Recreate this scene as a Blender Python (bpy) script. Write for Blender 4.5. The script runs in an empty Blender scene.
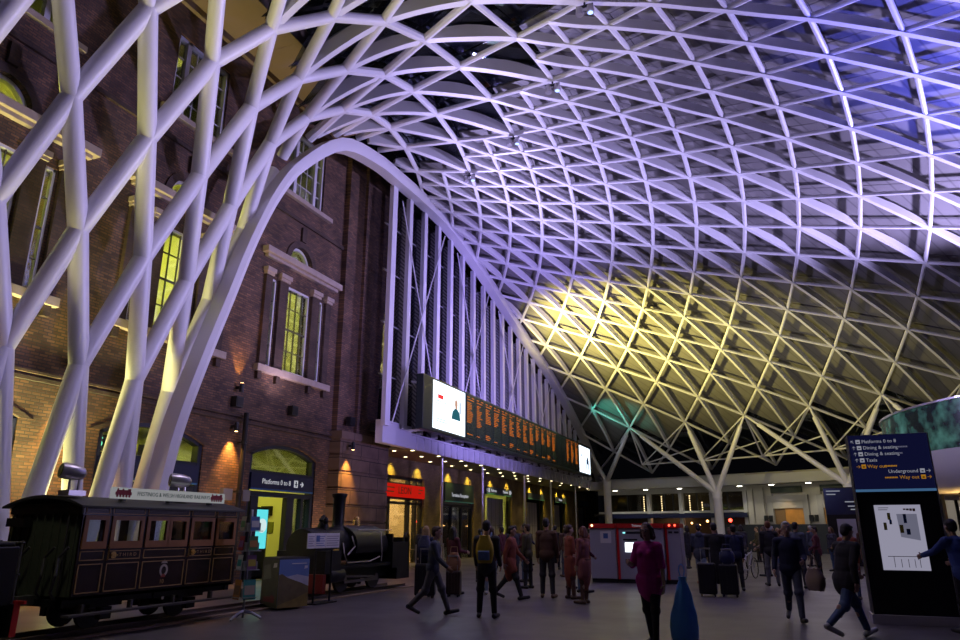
import bpy, bmesh, math, random
from mathutils import Vector, Matrix
from mathutils.geometry import tessellate_polygon
random.seed(7)
PI = math.pi
scene = bpy.context.scene
COL = scene.collection
sin, cos = math.sin, math.cos

# ------------------------------------------------------------------ camera
F, CAM_H = 697.0, 1.6
PITCH = math.atan(210 / F)
YAW = math.atan(295 / math.hypot(F, 210))
cam_d = bpy.data.cameras.new('camera')
cam = bpy.data.objects.new('camera', cam_d)
COL.objects.link(cam)
cam.location = (0, 0, CAM_H)
cam.rotation_euler = (PI / 2 + PITCH, 0, YAW)
cam_d.sensor_width = 36.0
cam_d.lens = F * 36.0 / 960.0
cam_d.clip_end = 400
scene.camera = cam

# ------------------------------------------------------------------ materials
MATS = {}
def mat(name, col=(0.5, 0.5, 0.5), rough=0.5, metal=0.0, emit=None, es=1.0, noise=0.0, nscale=8.0, bump=0.0, spec=0.5):
    if name in MATS: return MATS[name]
    m = bpy.data.materials.new(name); m.use_nodes = True
    nt = m.node_tree; b = nt.nodes['Principled BSDF']
    b.inputs['Base Color'].default_value = (*col, 1)
    b.inputs['Roughness'].default_value = rough
    b.inputs['Metallic'].default_value = metal
    b.inputs['Specular IOR Level'].default_value = spec
    if emit:
        b.inputs['Emission Color'].default_value = (*emit, 1)
        b.inputs['Emission Strength'].default_value = es
    if noise > 0 or bump > 0:
        tc = nt.nodes.new('ShaderNodeTexCoord')
        n = nt.nodes.new('ShaderNodeTexNoise'); n.inputs['Scale'].default_value = nscale; n.inputs['Detail'].default_value = 5
        nt.links.new(tc.outputs['Object'], n.inputs['Vector'])
        if noise > 0:
            r = nt.nodes.new('ShaderNodeMapRange')
            r.inputs[3].default_value = 1 - noise; r.inputs[4].default_value = 1 + noise
            nt.links.new(n.outputs[0], r.inputs[0])
            mx = nt.nodes.new('ShaderNodeMix'); mx.data_type = 'RGBA'; mx.blend_type = 'MULTIPLY'
            mx.inputs[0].default_value = 1
            mx.inputs[6].default_value = (*col, 1)
            nt.links.new(r.outputs[0], mx.inputs[7])
            nt.links.new(mx.outputs[2], b.inputs['Base Color'])
        if bump > 0:
            bp = nt.nodes.new('ShaderNodeBump'); bp.inputs['Strength'].default_value = bump
            nt.links.new(n.outputs[0], bp.inputs['Height']); nt.links.new(bp.outputs[0], b.inputs['Normal'])
    MATS[name] = m
    return m

def axis_vec(nt, a, b):
    tc = nt.nodes.new('ShaderNodeTexCoord'); s = nt.nodes.new('ShaderNodeSeparateXYZ'); c = nt.nodes.new('ShaderNodeCombineXYZ')
    nt.links.new(tc.outputs['Object'], s.inputs[0])
    nt.links.new(s.outputs[a], c.inputs[0]); nt.links.new(s.outputs[b], c.inputs[1])
    return c.outputs[0]

def brick_mat(name, c1, c2, mortar, a=1, b=2, bw=0.23, bh=0.078, rough=0.85, ms=0.010):
    m = bpy.data.materials.new(name); m.use_nodes = True; nt = m.node_tree; p = nt.nodes['Principled BSDF']
    v = axis_vec(nt, a, b)
    t = nt.nodes.new('ShaderNodeTexBrick')
    t.inputs['Scale'].default_value = 1; t.inputs['Brick Width'].default_value = bw; t.inputs['Row Height'].default_value = bh
    t.inputs['Mortar Size'].default_value = ms; t.inputs['Color1'].default_value = (*c1, 1); t.inputs['Color2'].default_value = (*c2, 1)
    t.inputs['Mortar'].default_value = (*mortar, 1)
    nt.links.new(v, t.inputs['Vector'])
    n = nt.nodes.new('ShaderNodeTexNoise'); n.inputs['Scale'].default_value = 1.1; n.inputs['Detail'].default_value = 7
    nt.links.new(v, n.inputs['Vector'])
    r = nt.nodes.new('ShaderNodeMapRange'); r.inputs[1].default_value = .3; r.inputs[2].default_value = .7
    r.inputs[3].default_value = .55; r.inputs[4].default_value = 1.35
    nt.links.new(n.outputs[0], r.inputs[0])
    mx = nt.nodes.new('ShaderNodeMix'); mx.data_type = 'RGBA'; mx.blend_type = 'MULTIPLY'; mx.inputs[0].default_value = 1
    nt.links.new(t.outputs['Color'], mx.inputs[6]); nt.links.new(r.outputs[0], mx.inputs[7])
    nt.links.new(mx.outputs[2], p.inputs['Base Color'])
    p.inputs['Roughness'].default_value = rough
    bp = nt.nodes.new('ShaderNodeBump'); bp.inputs['Strength'].default_value = .6; bp.inputs['Distance'].default_value = .02; bp.invert = True
    nt.links.new(t.outputs['Fac'], bp.inputs['Height']); nt.links.new(bp.outputs[0], p.inputs['Normal'])
    MATS[name] = m
    return m

def glass_mat(name, tint=(0.9, 0.95, 0.95), refl=0.08, rough=0.03):
    m = bpy.data.materials.new(name); m.use_nodes = True; nt = m.node_tree
    nt.nodes.clear()
    o = nt.nodes.new('ShaderNodeOutputMaterial'); t = nt.nodes.new('ShaderNodeBsdfTransparent'); g = nt.nodes.new('ShaderNodeBsdfGlossy')
    mx = nt.nodes.new('ShaderNodeMixShader'); fr = nt.nodes.new('ShaderNodeLayerWeight'); fr.inputs[0].default_value = .25
    mr = nt.nodes.new('ShaderNodeMapRange'); mr.inputs[3].default_value = refl; mr.inputs[4].default_value = .7
    t.inputs[0].default_value = (*tint, 1); g.inputs['Roughness'].default_value = rough; g.inputs[0].default_value = (.9, .9, .95, 1)
    nt.links.new(fr.outputs['Fresnel'], mr.inputs[0]); nt.links.new(mr.outputs[0], mx.inputs[0])
    nt.links.new(t.outputs[0], mx.inputs[1]); nt.links.new(g.outputs[0], mx.inputs[2]); nt.links.new(mx.outputs[0], o.inputs[0])
    MATS[name] = m
    return m

def emit_mat(name, col, s):
    m = bpy.data.materials.new(name); m.use_nodes = True; nt = m.node_tree; nt.nodes.clear()
    o = nt.nodes.new('ShaderNodeOutputMaterial'); e = nt.nodes.new('ShaderNodeEmission')
    e.inputs[0].default_value = (*col, 1); e.inputs[1].default_value = s
    nt.links.new(e.outputs[0], o.inputs[0]); MATS[name] = m
    return m

BRICK = brick_mat('brown_brick', (.19, .098, .05), (.075, .04, .028), (.06, .045, .036), ms=.013)
BRICK_DARK = brick_mat('dark_rubbed_brick', (.085, .05, .035), (.06, .036, .028), (.05, .038, .03))
BRICK_OCHRE = brick_mat('ochre_brick', (.21, .14, .055), (.165, .11, .045), (.11, .08, .04))
STONE = mat('pale_stone', (.36, .29, .24), .8, noise=.25, nscale=5)
STONE_DARK = brick_mat('rusticated_stone', (.19, .125, .085), (.15, .10, .07), (.05, .035, .028), bw=1.4, bh=.62, ms=.02)
STEEL = mat('white_painted_steel', (.74, .73, .75), .38, noise=.05, nscale=1.5)
ARCHW = mat('white_arch_steel', (.74, .72, .76), .42)
WHITE = mat('white_paint', (.66, .64, .6), .55)
GREYW = mat('light_grey_paint', (.5, .49, .48), .5)
DARK = mat('dark_metal', (.02, .021, .024), .4, .3)
BLACK = mat('black_paint', (.01, .01, .011), .45, spec=.3)
NAVY = mat('navy_sign', (.008, .012, .055), .4)
FRAME_BLUE = mat('dark_blue_frame', (.012, .016, .035), .4)
SASH = mat('white_sash_paint', (.58, .57, .6), .45)
SASH_DARK = mat('dark_glazing_bar', (.08, .075, .06), .5)
ROOMW = mat('room_wall', (.8, .8, .62), .8)
ROOMD = mat('room_dark', (.12, .12, .07), .8)
GLASS = glass_mat('window_glass')
GLASS_ROOF = glass_mat('roof_glass', (.55, .6, .66), .03)
SOFFIT = mat('soffit_panel', (.26, .24, .15), .6)
EAVES = mat('eaves_board', (.2, .14, .1), .7)
LILAC = mat('mezzanine_white_panel', (.62, .6, .68), .45)

# floor: dark stone slabs
def floor_mat():
    m = bpy.data.materials.new('dark_stone_floor'); m.use_nodes = True; nt = m.node_tree; p = nt.nodes['Principled BSDF']
    v = axis_vec(nt, 0, 1)
    t = nt.nodes.new('ShaderNodeTexBrick'); t.inputs['Scale'].default_value = 1; t.inputs['Brick Width'].default_value = 1.2
    t.inputs['Row Height'].default_value = .6; t.inputs['Mortar Size'].default_value = .004
    t.inputs['Color1'].default_value = (.105, .095, .1, 1); t.inputs['Color2'].default_value = (.088, .08, .086, 1); t.inputs['Mortar'].default_value = (.05, .046, .05, 1)
    nt.links.new(v, t.inputs['Vector'])
    n = nt.nodes.new('ShaderNodeTexNoise'); n.inputs['Scale'].default_value = .8; n.inputs['Detail'].default_value = 6
    nt.links.new(v, n.inputs['Vector'])
    r = nt.nodes.new('ShaderNodeMapRange'); r.inputs[3].default_value = .26; r.inputs[4].default_value = .5
    nt.links.new(n.outputs[0], r.inputs[0]); nt.links.new(r.outputs[0], p.inputs['Roughness'])
    nt.links.new(t.outputs['Color'], p.inputs['Base Color'])
    p.inputs['Specular IOR Level'].default_value = .35
    return m
FLOORM = floor_mat()

def panel_mat():
    m = bpy.data.materials.new('roof_panel_metal'); m.use_nodes = True; nt = m.node_tree; p = nt.nodes['Principled BSDF']
    tc = nt.nodes.new('ShaderNodeTexCoord')
    w = nt.nodes.new('ShaderNodeTexWave'); w.bands_direction = 'X'; w.inputs['Scale'].default_value = .55; w.inputs['Distortion'].default_value = .0
    mp = nt.nodes.new('ShaderNodeMapping'); mp.inputs['Rotation'].default_value = (0, 0, .55)
    nt.links.new(tc.outputs['Object'], mp.inputs[0]); nt.links.new(mp.outputs[0], w.inputs[0])
    r = nt.nodes.new('ShaderNodeMapRange'); r.inputs[1].default_value = .0; r.inputs[2].default_value = .06; r.inputs[3].default_value = .62; r.inputs[4].default_value = 1
    nt.links.new(w.outputs['Fac'], r.inputs[0])
    n = nt.nodes.new('ShaderNodeTexNoise'); n.inputs['Scale'].default_value = .5
    nt.links.new(tc.outputs['Object'], n.inputs[0])
    r2 = nt.nodes.new('ShaderNodeMapRange'); r2.inputs[3].default_value = .8; r2.inputs[4].default_value = 1.2
    nt.links.new(n.outputs[0], r2.inputs[0])
    mu = nt.nodes.new('ShaderNodeMath'); mu.operation = 'MULTIPLY'
    nt.links.new(r.outputs[0], mu.inputs[0]); nt.links.new(r2.outputs[0], mu.inputs[1])
    mx = nt.nodes.new('ShaderNodeMix'); mx.data_type = 'RGBA'; mx.blend_type = 'MULTIPLY'; mx.inputs[0].default_value = 1
    mx.inputs[6].default_value = (.18, .172, .165, 1); nt.links.new(mu.outputs[0], mx.inputs[7])
    nt.links.new(mx.outputs[2], p.inputs['Base Color'])
    p.inputs['Roughness'].default_value = .55; p.inputs['Metallic'].default_value = .0
    MATS['panel'] = m
    return m
PANEL = panel_mat()

# ------------------------------------------------------------------ mesh builder
def woff(o):
    v = Vector((0, 0, 0))
    while o is not None: v += o.location; o = o.parent
    return v
class MB:
    def __init__(s): s.v = []; s.f = []; s.m = []; s.mi = 0
    def add(s, vs, fs):
        b = len(s.v); s.v += [tuple(x) for x in vs]
        for f in fs: s.f.append(tuple(i + b for i in f)); s.m.append(s.mi)
        return s
    def box(s, x0, x1, y0, y1, z0, z1):
        return s.add([(x0, y0, z0), (x1, y0, z0), (x1, y1, z0), (x0, y1, z0), (x0, y0, z1), (x1, y0, z1), (x1, y1, z1), (x0, y1, z1)],
                     [(0, 3, 2, 1), (4, 5, 6, 7), (0, 1, 5, 4), (1, 2, 6, 5), (2, 3, 7, 6), (3, 0, 4, 7)])
    def obox(s, c, ax, ay, az):
        c = Vector(c); ax = Vector(ax); ay = Vector(ay); az = Vector(az)
        vs = [c + i * ax + j * ay + k * az for k in (-1, 1) for (i, j) in ((-1, -1), (1, -1), (1, 1), (-1, 1))]
        return s.add(vs, [(0, 3, 2, 1), (4, 5, 6, 7), (0, 1, 5, 4), (1, 2, 6, 5), (2, 3, 7, 6), (3, 0, 4, 7)])
    def bar(s, p, q, w, h, up=(0, 0, 1)):
        p = Vector(p); q = Vector(q); d = (q - p); L = d.length; d.normalize(); up = Vector(up)
        r = d.cross(up)
        if r.length < 1e-4: r = d.cross(Vector((1, 0, 0)))
        r.normalize(); u = r.cross(d)
        return s.obox((p + q) / 2, r * w / 2, d * L / 2, u * h / 2)
    def tube(s, p, q, r0, r1=None, n=10, caps=True):
        p = Vector(p); q = Vector(q); r1 = r0 if r1 is None else r1
        d = (q - p).normalized(); a = d.orthogonal().normalized(); b = d.cross(a)
        vs = []
        for c, r in ((p, r0), (q, r1)):
            vs += [c + (a * cos(2 * PI * i / n) + b * sin(2 * PI * i / n)) * r for i in range(n)]
        fs = [(i, (i + 1) % n, n + (i + 1) % n, n + i) for i in range(n)]
        if caps: fs += [tuple(range(n - 1, -1, -1)), tuple(range(n, 2 * n))]
        return s.add(vs, fs)
    def path(s, pts, r, n=8):
        pts = [Vector(p) for p in pts]; rings = []
        a = None; vs = []
        for i, p in enumerate(pts):
            d = (pts[min(i + 1, len(pts) - 1)] - pts[max(i - 1, 0)]).normalized()
            a = (d.orthogonal() if a is None else (a - d * a.dot(d))).normalized(); b = d.cross(a)
            rr = r[i] if isinstance(r, (list, tuple)) else r
            vs += [p + (a * cos(2 * PI * k / n) + b * sin(2 * PI * k / n)) * rr for k in range(n)]
        fs = []
        for i in range(len(pts) - 1):
            for k in range(n): fs.append((i * n + k, i * n + (k + 1) % n, (i + 1) * n + (k + 1) % n, (i + 1) * n + k))
        fs += [tuple(range(n - 1, -1, -1)), tuple(range((len(pts) - 1) * n, len(pts) * n))]
        return s.add(vs, fs)
    def ell(s, c, r, nu=12, nv=8, rot=None):
        c = Vector(c); vs = []; fs = []
        for j in range(nv + 1):
            t = PI * j / nv
            for i in range(nu):
                p = 2 * PI * i / nu
                w = Vector((r[0] * sin(t) * cos(p), r[1] * sin(t) * sin(p), r[2] * cos(t)))
                if rot is not None: w = rot @ w
                vs.append(c + w)
        for j in range(nv):
            for i in range(nu):
                q = (j * nu + i, (j + 1) * nu + i, (j + 1) * nu + (i + 1) % nu, j * nu + (i + 1) % nu)
                if j == 0: q = (q[0], q[1], q[2])
                elif j == nv - 1: q = (q[0], q[1], q[3])
                fs.append(q)
        return s.add(vs, fs)
    def cap(s, p, q, r0, r1, n=10):       # tapered capsule (closed)
        p = Vector(p); q = Vector(q); d = q - p
        L = d.length
        if L < 1e-6: return s.ell(p, (r0, r0, r0))
        d.normalize(); a = d.orthogonal().normalized(); b = d.cross(a); prof = []
        for t in (1, .92, .7, .38, 0): prof.append((p - d * r0 * t, r0 * math.sqrt(max(0, 1 - t * t))))
        for t in (0, .38, .7, .92, 1): prof.append((q + d * r1 * t, r1 * math.sqrt(max(0, 1 - t * t))))
        vs = []; fs = []
        for c, r in prof[1:-1]: vs += [c + (a * cos(2 * PI * i / n) + b * sin(2 * PI * i / n)) * r for i in range(n)]
        m = len(prof) - 2
        for j in range(m - 1):
            for i in range(n): fs.append((j * n + i, j * n + (i + 1) % n, (j + 1) * n + (i + 1) % n, (j + 1) * n + i))
        i0 = len(vs); vs.append(prof[0][0]); vs.append(prof[-1][0])
        for i in range(n):
            fs.append((i0, (i + 1) % n, i)); fs.append((i0 + 1, (m - 1) * n + i, (m - 1) * n + (i + 1) % n))
        return s.add(vs, fs)
    def lathe(s, c, prof, n=20, axis='Z'):
        c = Vector(c); vs = []; fs = []
        for r, h in prof:
            for i in range(n):
                a = 2 * PI * i / n
                w = (r * cos(a), r * sin(a), h)
                if axis == 'Y': w = (r * cos(a), h, -r * sin(a))
                if axis == 'X': w = (h, r * cos(a), r * sin(a))
                vs.append(c + Vector(w))
        for j in range(len(prof) - 1):
            for i in range(n): fs.append((j * n + i, j * n + (i + 1) % n, (j + 1) * n + (i + 1) % n, (j + 1) * n + i))
        fs.append(tuple(range(n - 1, -1, -1))); fs.append(tuple(range((len(prof) - 1) * n, len(prof) * n)))
        return s.add(vs, fs)
    def plate(s, outer, holes, x0, x1, conv=None):
        """flat plate with holes in the (y,z) plane, x0..x1 thick; conv maps (x,y,z) to the final point"""
        conv = conv or (lambda x, y, z: (x, y, z))
        loops = [outer] + list(holes)
        flat = [p for l in loops for p in l]
        tris = tessellate_polygon([[Vector((p[0], p[1], 0)) for p in l] for l in loops])
        n = len(flat)
        vs = [conv(x1, y, z) for y, z in flat] + [conv(x0, y, z) for y, z in flat]
        fs = []
        for t in tris:
            a, b, c = [flat[i] for i in t]
            cr = (b[0] - a[0]) * (c[1] - a[1]) - (b[1] - a[1]) * (c[0] - a[0])
            t = tuple(t) if cr > 0 else tuple(reversed(t))
            fs.append(t); fs.append(tuple(n + i for i in reversed(t)))
        k = 0
        for l in loops:
            for i in range(len(l)):
                a, b = k + i, k + (i + 1) % len(l)
                fs.append((a, b, n + b, n + a))
            k += len(l)
        return s.add(vs, fs)
    def mesh(s, name, smooth=False):
        me = bpy.data.meshes.new(name); me.from_pydata(s.v, [], s.f); me.update()
        if any(s.m): me.polygons.foreach_set('material_index', s.m)
        if smooth: me.polygons.foreach_set('use_smooth', [True] * len(me.polygons))
        return me
    def build(s, name, m, parent=None, loc=None, smooth=False, world=False, sharp=35, bevel=0):
        if world and parent is not None: loc0 = woff(parent); s.v = [tuple(Vector(p) - loc0) for p in s.v]
        if loc is not None: L = Vector(loc); s.v = [tuple(Vector(p) - L) for p in s.v]
        me = s.mesh(name, smooth)
        ms = m if isinstance(m, (list, tuple)) else [m]
        for x in ms: me.materials.append(x)
        if smooth and sharp: me.set_sharp_from_angle(angle=math.radians(sharp))
        o = bpy.data.objects.new(name, me); COL.objects.link(o)
        if parent is not None: o.parent = parent
        if loc is not None: o.location = loc
        if bevel:
            b = o.modifiers.new('bevel', 'BEVEL'); b.width = bevel; b.segments = 2; b.limit_method = 'ANGLE'
        return o

def tag(o, label=None, cat=None, group=None, kind=None):
    if label: o['label'] = label
    if cat: o['category'] = cat
    if group: o['group'] = group
    if kind: o['kind'] = kind
    return o
def thing(name, label, cat, loc=(0, 0, 0), rotz=0, group=None):
    o = bpy.data.objects.new(name, None); COL.objects.link(o); o.location = loc; o.rotation_euler = (0, 0, rotz)
    o.empty_display_size = .2
    return tag(o, label, cat, group)
def struct(name, mb, m, parent=None, **k):
    o = mb.build(name, m, parent, **k)
    if parent is None: o['kind'] = 'structure'
    return o
def sempty(name, loc=(0, 0, 0)):
    o = bpy.data.objects.new(name, None); COL.objects.link(o); o.location = loc; o['kind'] = 'structure'
    return o
def copy_tree(o, parent=None):
    c = o.copy(); COL.objects.link(c)
    if parent is not None: c.parent = parent
    for ch in list(o.children): copy_tree(ch, c)
    return c

FACE_X = Matrix(((0, 0, 1), (1, 0, 0), (0, 1, 0)))      # text on a wall that faces +x
FACE_NY = Matrix(((1, 0, 0), (0, 0, -1), (0, 1, 0)))    # text that faces -y
def text_mesh(txt, size, pos, R, m, name, parent, world=True, align='LEFT', xs=1.0, depth=.004):
    cu = bpy.data.curves.new(name, 'FONT'); cu.body = txt; cu.size = size; cu.align_x = align; cu.align_y = 'CENTER'; cu.extrude = depth
    cu.resolution_u = 2
    o = bpy.data.objects.new(name, cu); COL.objects.link(o)
    bpy.context.view_layer.update()
    dg = bpy.context.evaluated_depsgraph_get()
    me = bpy.data.meshes.new_from_object(o.evaluated_get(dg), preserve_all_data_layers=False, depsgraph=dg)
    bpy.data.objects.remove(o); bpy.data.curves.remove(cu)
    p0 = Vector(pos) - (woff(parent) if (world and parent is not None) else Vector((0, 0, 0)))
    T = Matrix.Translation(p0) @ R.to_4x4() @ Matrix.Diagonal((xs, 1, 1, 1))
    me.transform(T); me.materials.clear(); me.materials.append(m)
    ob = bpy.data.objects.new(name, me); COL.objects.link(ob); ob.parent = parent
    return ob

def light(name, kind, loc, power, col=(1, 1, 1), target=None, size=.1, spot=60, blend=.5, sy=None):
    l = bpy.data.lights.new(name, kind); l.energy = power; l.color = col
    if kind == 'SPOT': l.spot_size = math.radians(spot); l.spot_blend = blend; l.shadow_soft_size = size
    elif kind == 'AREA':
        l.size = size
        if sy: l.shape = 'RECTANGLE'; l.size_y = sy
    else: l.shadow_soft_size = size
    o = bpy.data.objects.new(name, l); COL.objects.link(o); o.location = loc
    if target is not None:
        o.rotation_euler = (Vector(target) - Vector(loc)).to_track_quat('-Z', 'Y').to_euler()
    return o

def arc_pts(yc, half, z_spring, rise, n=14):
    """segmental arch head from right spring to left spring"""
    R = (half * half + rise * rise) / (2 * rise); zc = z_spring + rise - R; a = math.asin(min(1, half / R)) if rise <= half else PI / 2
    return [(yc + R * sin(a - 2 * a * i / n), zc + R * cos(a - 2 * a * i / n)) for i in range(n + 1)]

# =================================================================== FLOOR
mb = MB(); mb.add([(-26, -8, 0), (48, -8, 0), (48, 80, 0), (-26, 80, 0)], [(0, 1, 2, 3)])
struct('floor', mb, FLOORM)

# =================================================================== BRICK BUILDING (left)
WX = -16.0
BAYS = [9.1, 15.0, 20.9]
holes = []
def arch_loop(yc, half, z0, zs, rise, n=14):
    return [(yc - half, z0), (yc + half, z0)] + arc_pts(yc, half, zs, rise, n)
for yc in BAYS:
    holes.append(arch_loop(yc, 1.86, .005, 4.1, .4))
    for a, b in ((-.72, .72), (-1.62, -1.30), (1.30, 1.62)):
        holes.append([(yc + a, 7.12), (yc + b, 7.12), (yc + b, 10.4), (yc + a, 10.4)])
    holes.append([(yc - .7, 11.46), (yc + .7, 11.46)] + arc_pts(yc, .7, 11.46, .699, 16))
    holes.append([(yc - 1.15, 14.12), (yc + 1.15, 14.12), (yc + 1.15, 16.95), (yc - 1.15, 16.95)])
mb = MB(); mb.plate([(2, 0), (23.7, 0), (23.7, 18.3), (2, 18.3)], holes, WX - .42, WX)
wall_left = struct('wall_left', mb, BRICK)
# string course, darker arch rings and stone trim belong to the wall
mb = MB()
for z, p, h in ((5.0, .07, .09), (5.16, .12, .07)): mb.box(WX - .05, WX + p, 2, 23.65, z, z + h)
mb.box(WX - .05, WX + .09, 2, 23.65, 13.15, 13.3)
mb.build('string_course', BRICK_DARK, wall_left)
mb = MB()
for yc in BAYS:
    outer = arc_pts(yc, .95, 11.46, .949, 18); inner = arc_pts(yc, .705, 11.46, .704, 18)
    mb.plate(outer + inner[::-1], [], WX - .02, WX + .05)
    mb.box(WX - .02, WX + .1, yc - .14, yc + .14, 12.42, 13.0)
    outer = arc_pts(yc, 2.2, 4.1, .52, 16); inner = arc_pts(yc, 1.87, 4.1, .41, 16)
    mb.plate(outer + inner[::-1], [], WX - .02, WX + .03)
mb.build('arch_ring', BRICK_DARK, wall_left)
# pier and stone base
mb = MB(); mb.box(-17.3, -15.75, 23.66, 24.9, 5.35, 18.6); mb.box(-17.3, -15.6, 24.9, 27.4, 5.35, 18.6)
pier = struct('wall_pier', mb, BRICK)
mb = MB()
for i in range(8):
    mb.box(-17.3, -15.5, 23.6, 27.45, i * .64 + .02, i * .64 + .6)
mb.box(-17.3, -15.54, 23.66, 27.4, 0, 5.1); mb.box(-17.3, -15.42, 23.55, 27.5, 5.08, 5.38)
struct('stone_base', mb, STONE_DARK, pier)
# eaves soffit
mb = MB(); mb.box(-16.6, -13.9, 2, 23.0, 18.25, 18.45); mb.box(-14.05, -13.75, 2, 23.0, 18.15, 18.9); mb.box(-16.2, -15.85, 2, 23.6, 18.0, 18.26)
for y in (5, 8, 11, 14, 17, 20): mb.box(-15.9, -14.0, y - .012, y + .012, 18.235, 18.26)
struct('trim_1', mb, EAVES)

# window furniture -------------------------------------------------------
wn = 0
for bi, yc in enumerate(BAYS):
    wn += 1
    w = sempty('window_%d' % wn, (WX, yc, 7.0))
    if True:
        mb = MB(); mb.box(WX - .3, WX + .2, yc - 2.15, yc + 2.2, 6.86, 7.1); mb.build('sill', STONE, w, world=True, bevel=.015)
        mb = MB()
        for dy in (-1.95, -.95, .95, 1.95): mb.box(WX - .02, WX + .13, yc + dy - .1, yc + dy + .1, 6.58, 6.87)
        mb.build('corbel', BRICK_DARK, w, world=True)
        mb = MB(); mb.box(WX - .1, WX + .28, yc - 2.25, yc + 2.55, 11.2, 11.44); mb.box(WX - .1, WX + .16, yc - 2.1, yc + 2.4, 11.08, 11.21)
        mb.build('cornice', STONE, w, world=True, bevel=.015)
        for dy in (-1.86, -1.0, 1.0, 1.86):
            wd = .17 if abs(dy) > 1.5 else .24
            mb = MB(); mb.box(WX - .02, WX + .12, yc + dy - wd, yc + dy + wd, 7.1, 10.42); mb.build('pilaster', BRICK_DARK, w, world=True)
            mb = MB(); mb.box(WX - .02, WX + .22, yc + dy - wd - .07, yc + dy + wd + .07, 10.52, 10.68); mb.box(WX - .02, WX + .17, yc + dy - wd - .03, yc + dy + wd + .03, 10.42, 10.53)
            mb.build('capital', STONE, w, world=True)
        for a, b, cols in ((-.72, .72, 4), (-1.62, -1.30, 1), (1.30, 1.62, 1)):
            y0, y1 = yc + a, yc + b
            mb = MB()
            for s0, s1 in ((y0, y0 + .07), (y1 - .07, y1)): mb.box(WX - .14, WX - .03, s0, s1, 7.12, 10.4)
            mb.box(WX - .14, WX - .03, y0, y1, 7.12, 7.2); mb.box(WX - .14, WX - .03, y0, y1, 10.32, 10.4)
            mb.build('window_frame', SASH, w, world=True)
            mb = MB()
            for k in range(1, 4): mb.box(WX - .11, WX - .06, y0, y1, 7.12 + k * .82 - (.03 if k == 2 else .013), 7.12 + k * .82 + (.03 if k == 2 else .013))
            for k in range(1, cols): mb.box(WX - .11, WX - .06, y0 + (y1 - y0) * k / cols - .012, y0 + (y1 - y0) * k / cols + .012, 7.12, 10.4)
            mb.build('glazing_bar', SASH_DARK, w, world=True)
            mb = MB(); mb.box(WX - .1, WX - .09, y0, y1, 7.12, 10.4); mb.build('pane', GLASS, w, world=True)
        # lunette
        mb = MB(); o = arc_pts(yc, .7, 11.46, .699, 18); i_ = arc_pts(yc, .6, 11.46, .599, 18)
        mb.plate(o + i_[::-1], [], WX - .3, WX - .14); mb.box(WX - .3, WX - .14, yc - .7, yc + .7, 11.44, 11.54)
        mb.build('lunette_frame', SASH, w, world=True)
        mb = MB(); mb.plate([(yc - .66, 11.46), (yc + .66, 11.46)] + arc_pts(yc, .66, 11.46, .659, 16), [], WX - .24, WX - .23); mb.build('lunette_pane', GLASS, w, world=True)
    wn += 1
    w = sempty('window_%d' % wn, (WX, yc, 14.0))
    mb = MB(); mb.box(WX - .3, WX + .16, yc - 1.55, yc + 1.7, 13.94, 14.12); mb.build('sill', STONE, w, world=True)
    mb = MB()
    for s0, s1 in ((-1.15, -1.06), (-.72, -.56), (.56, .72), (1.06, 1.15)): mb.box(WX - .25, WX - .08, yc + s0, yc + s1, 14.12, 16.95)
    mb.box(WX - .25, WX - .08, yc - 1.15, yc + 1.15, 14.12, 14.2); mb.box(WX - .25, WX - .08, yc - 1.15, yc + 1.15, 16.86, 16.95)
    mb.build('window_frame', SASH, w, world=True)
    mb = MB()
    for k in range(1, 4): mb.box(WX - .22, WX - .17, yc - 1.1, yc + 1.1, 14.12 + k * .71 - .015, 14.12 + k * .71 + .015)
    for dy in (-.19, .19): mb.box(WX - .22, WX - .17, yc + dy - .014, yc + dy + .014, 14.12, 16.95)
    mb.build('glazing_bar', SASH, w, world=True)
    mb = MB(); mb.box(WX - .2, WX - .19, yc - 1.12, yc + 1.12, 14.12, 16.95); mb.build('pane', GLASS, w, world=True)

# rooms behind the windows ------------------------------------------------
def room(name, y0, y1, z0, z1, xb, m):
    mb = MB()
    mb.box(xb - .1, xb, y0, y1, z0, z1); mb.box(xb, WX - .43, y0 - .1, y0, z0, z1); mb.box(xb, WX - .43, y1, y1 + .1, z0, z1)
    mb.box(xb, WX - .43, y0, y1, z1, z1 + .1); mb.box(xb, WX - .43, y0, y1, z0 - .1, z0)
    return struct(name, mb, m)
YG = (.97, .90, .10)
TUBE = emit_mat('fluorescent_tube', (.9, .95, .3), 9)
for i, yc in enumerate(BAYS):
    room('wall_office_%d' % (i + 1), yc - 2.7, yc + 2.7, 6.7, 12.6, -20.2, ROOMW)
    t = thing('strip_light', ['strip light in the office behind the far left tripartite window', 'strip light seen glowing through the middle tripartite window', 'strip light in the office behind the window beside the pier'][i], 'ceiling light', (-18.6, yc - .3, 10.3))
    mb = MB(); mb.box(-18.66, -18.54, yc - 1.1, yc + .5, 10.3, 10.34); mb.build('housing', WHITE, t, world=True)
    mb = MB(); mb.tube((-18.6, yc - 1.05, 10.27), (-18.6, yc + .45, 10.27), .022); mb.build('tube', TUBE, t, world=True)
    light('office_lamp', 'AREA', (-18.3, yc, 12.4), 270, YG, (-18.3, yc, 0), 1.6)
    room('wall_attic_%d' % (i + 1), yc - 2.7, yc + 2.7, 13.4, 17.6, -19.2, ROOMW)
    light('attic_lamp', 'AREA', (-18.0, yc, 17.4), (14, 14, 26)[i], YG, (-18, yc, 0), 1.2)

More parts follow.
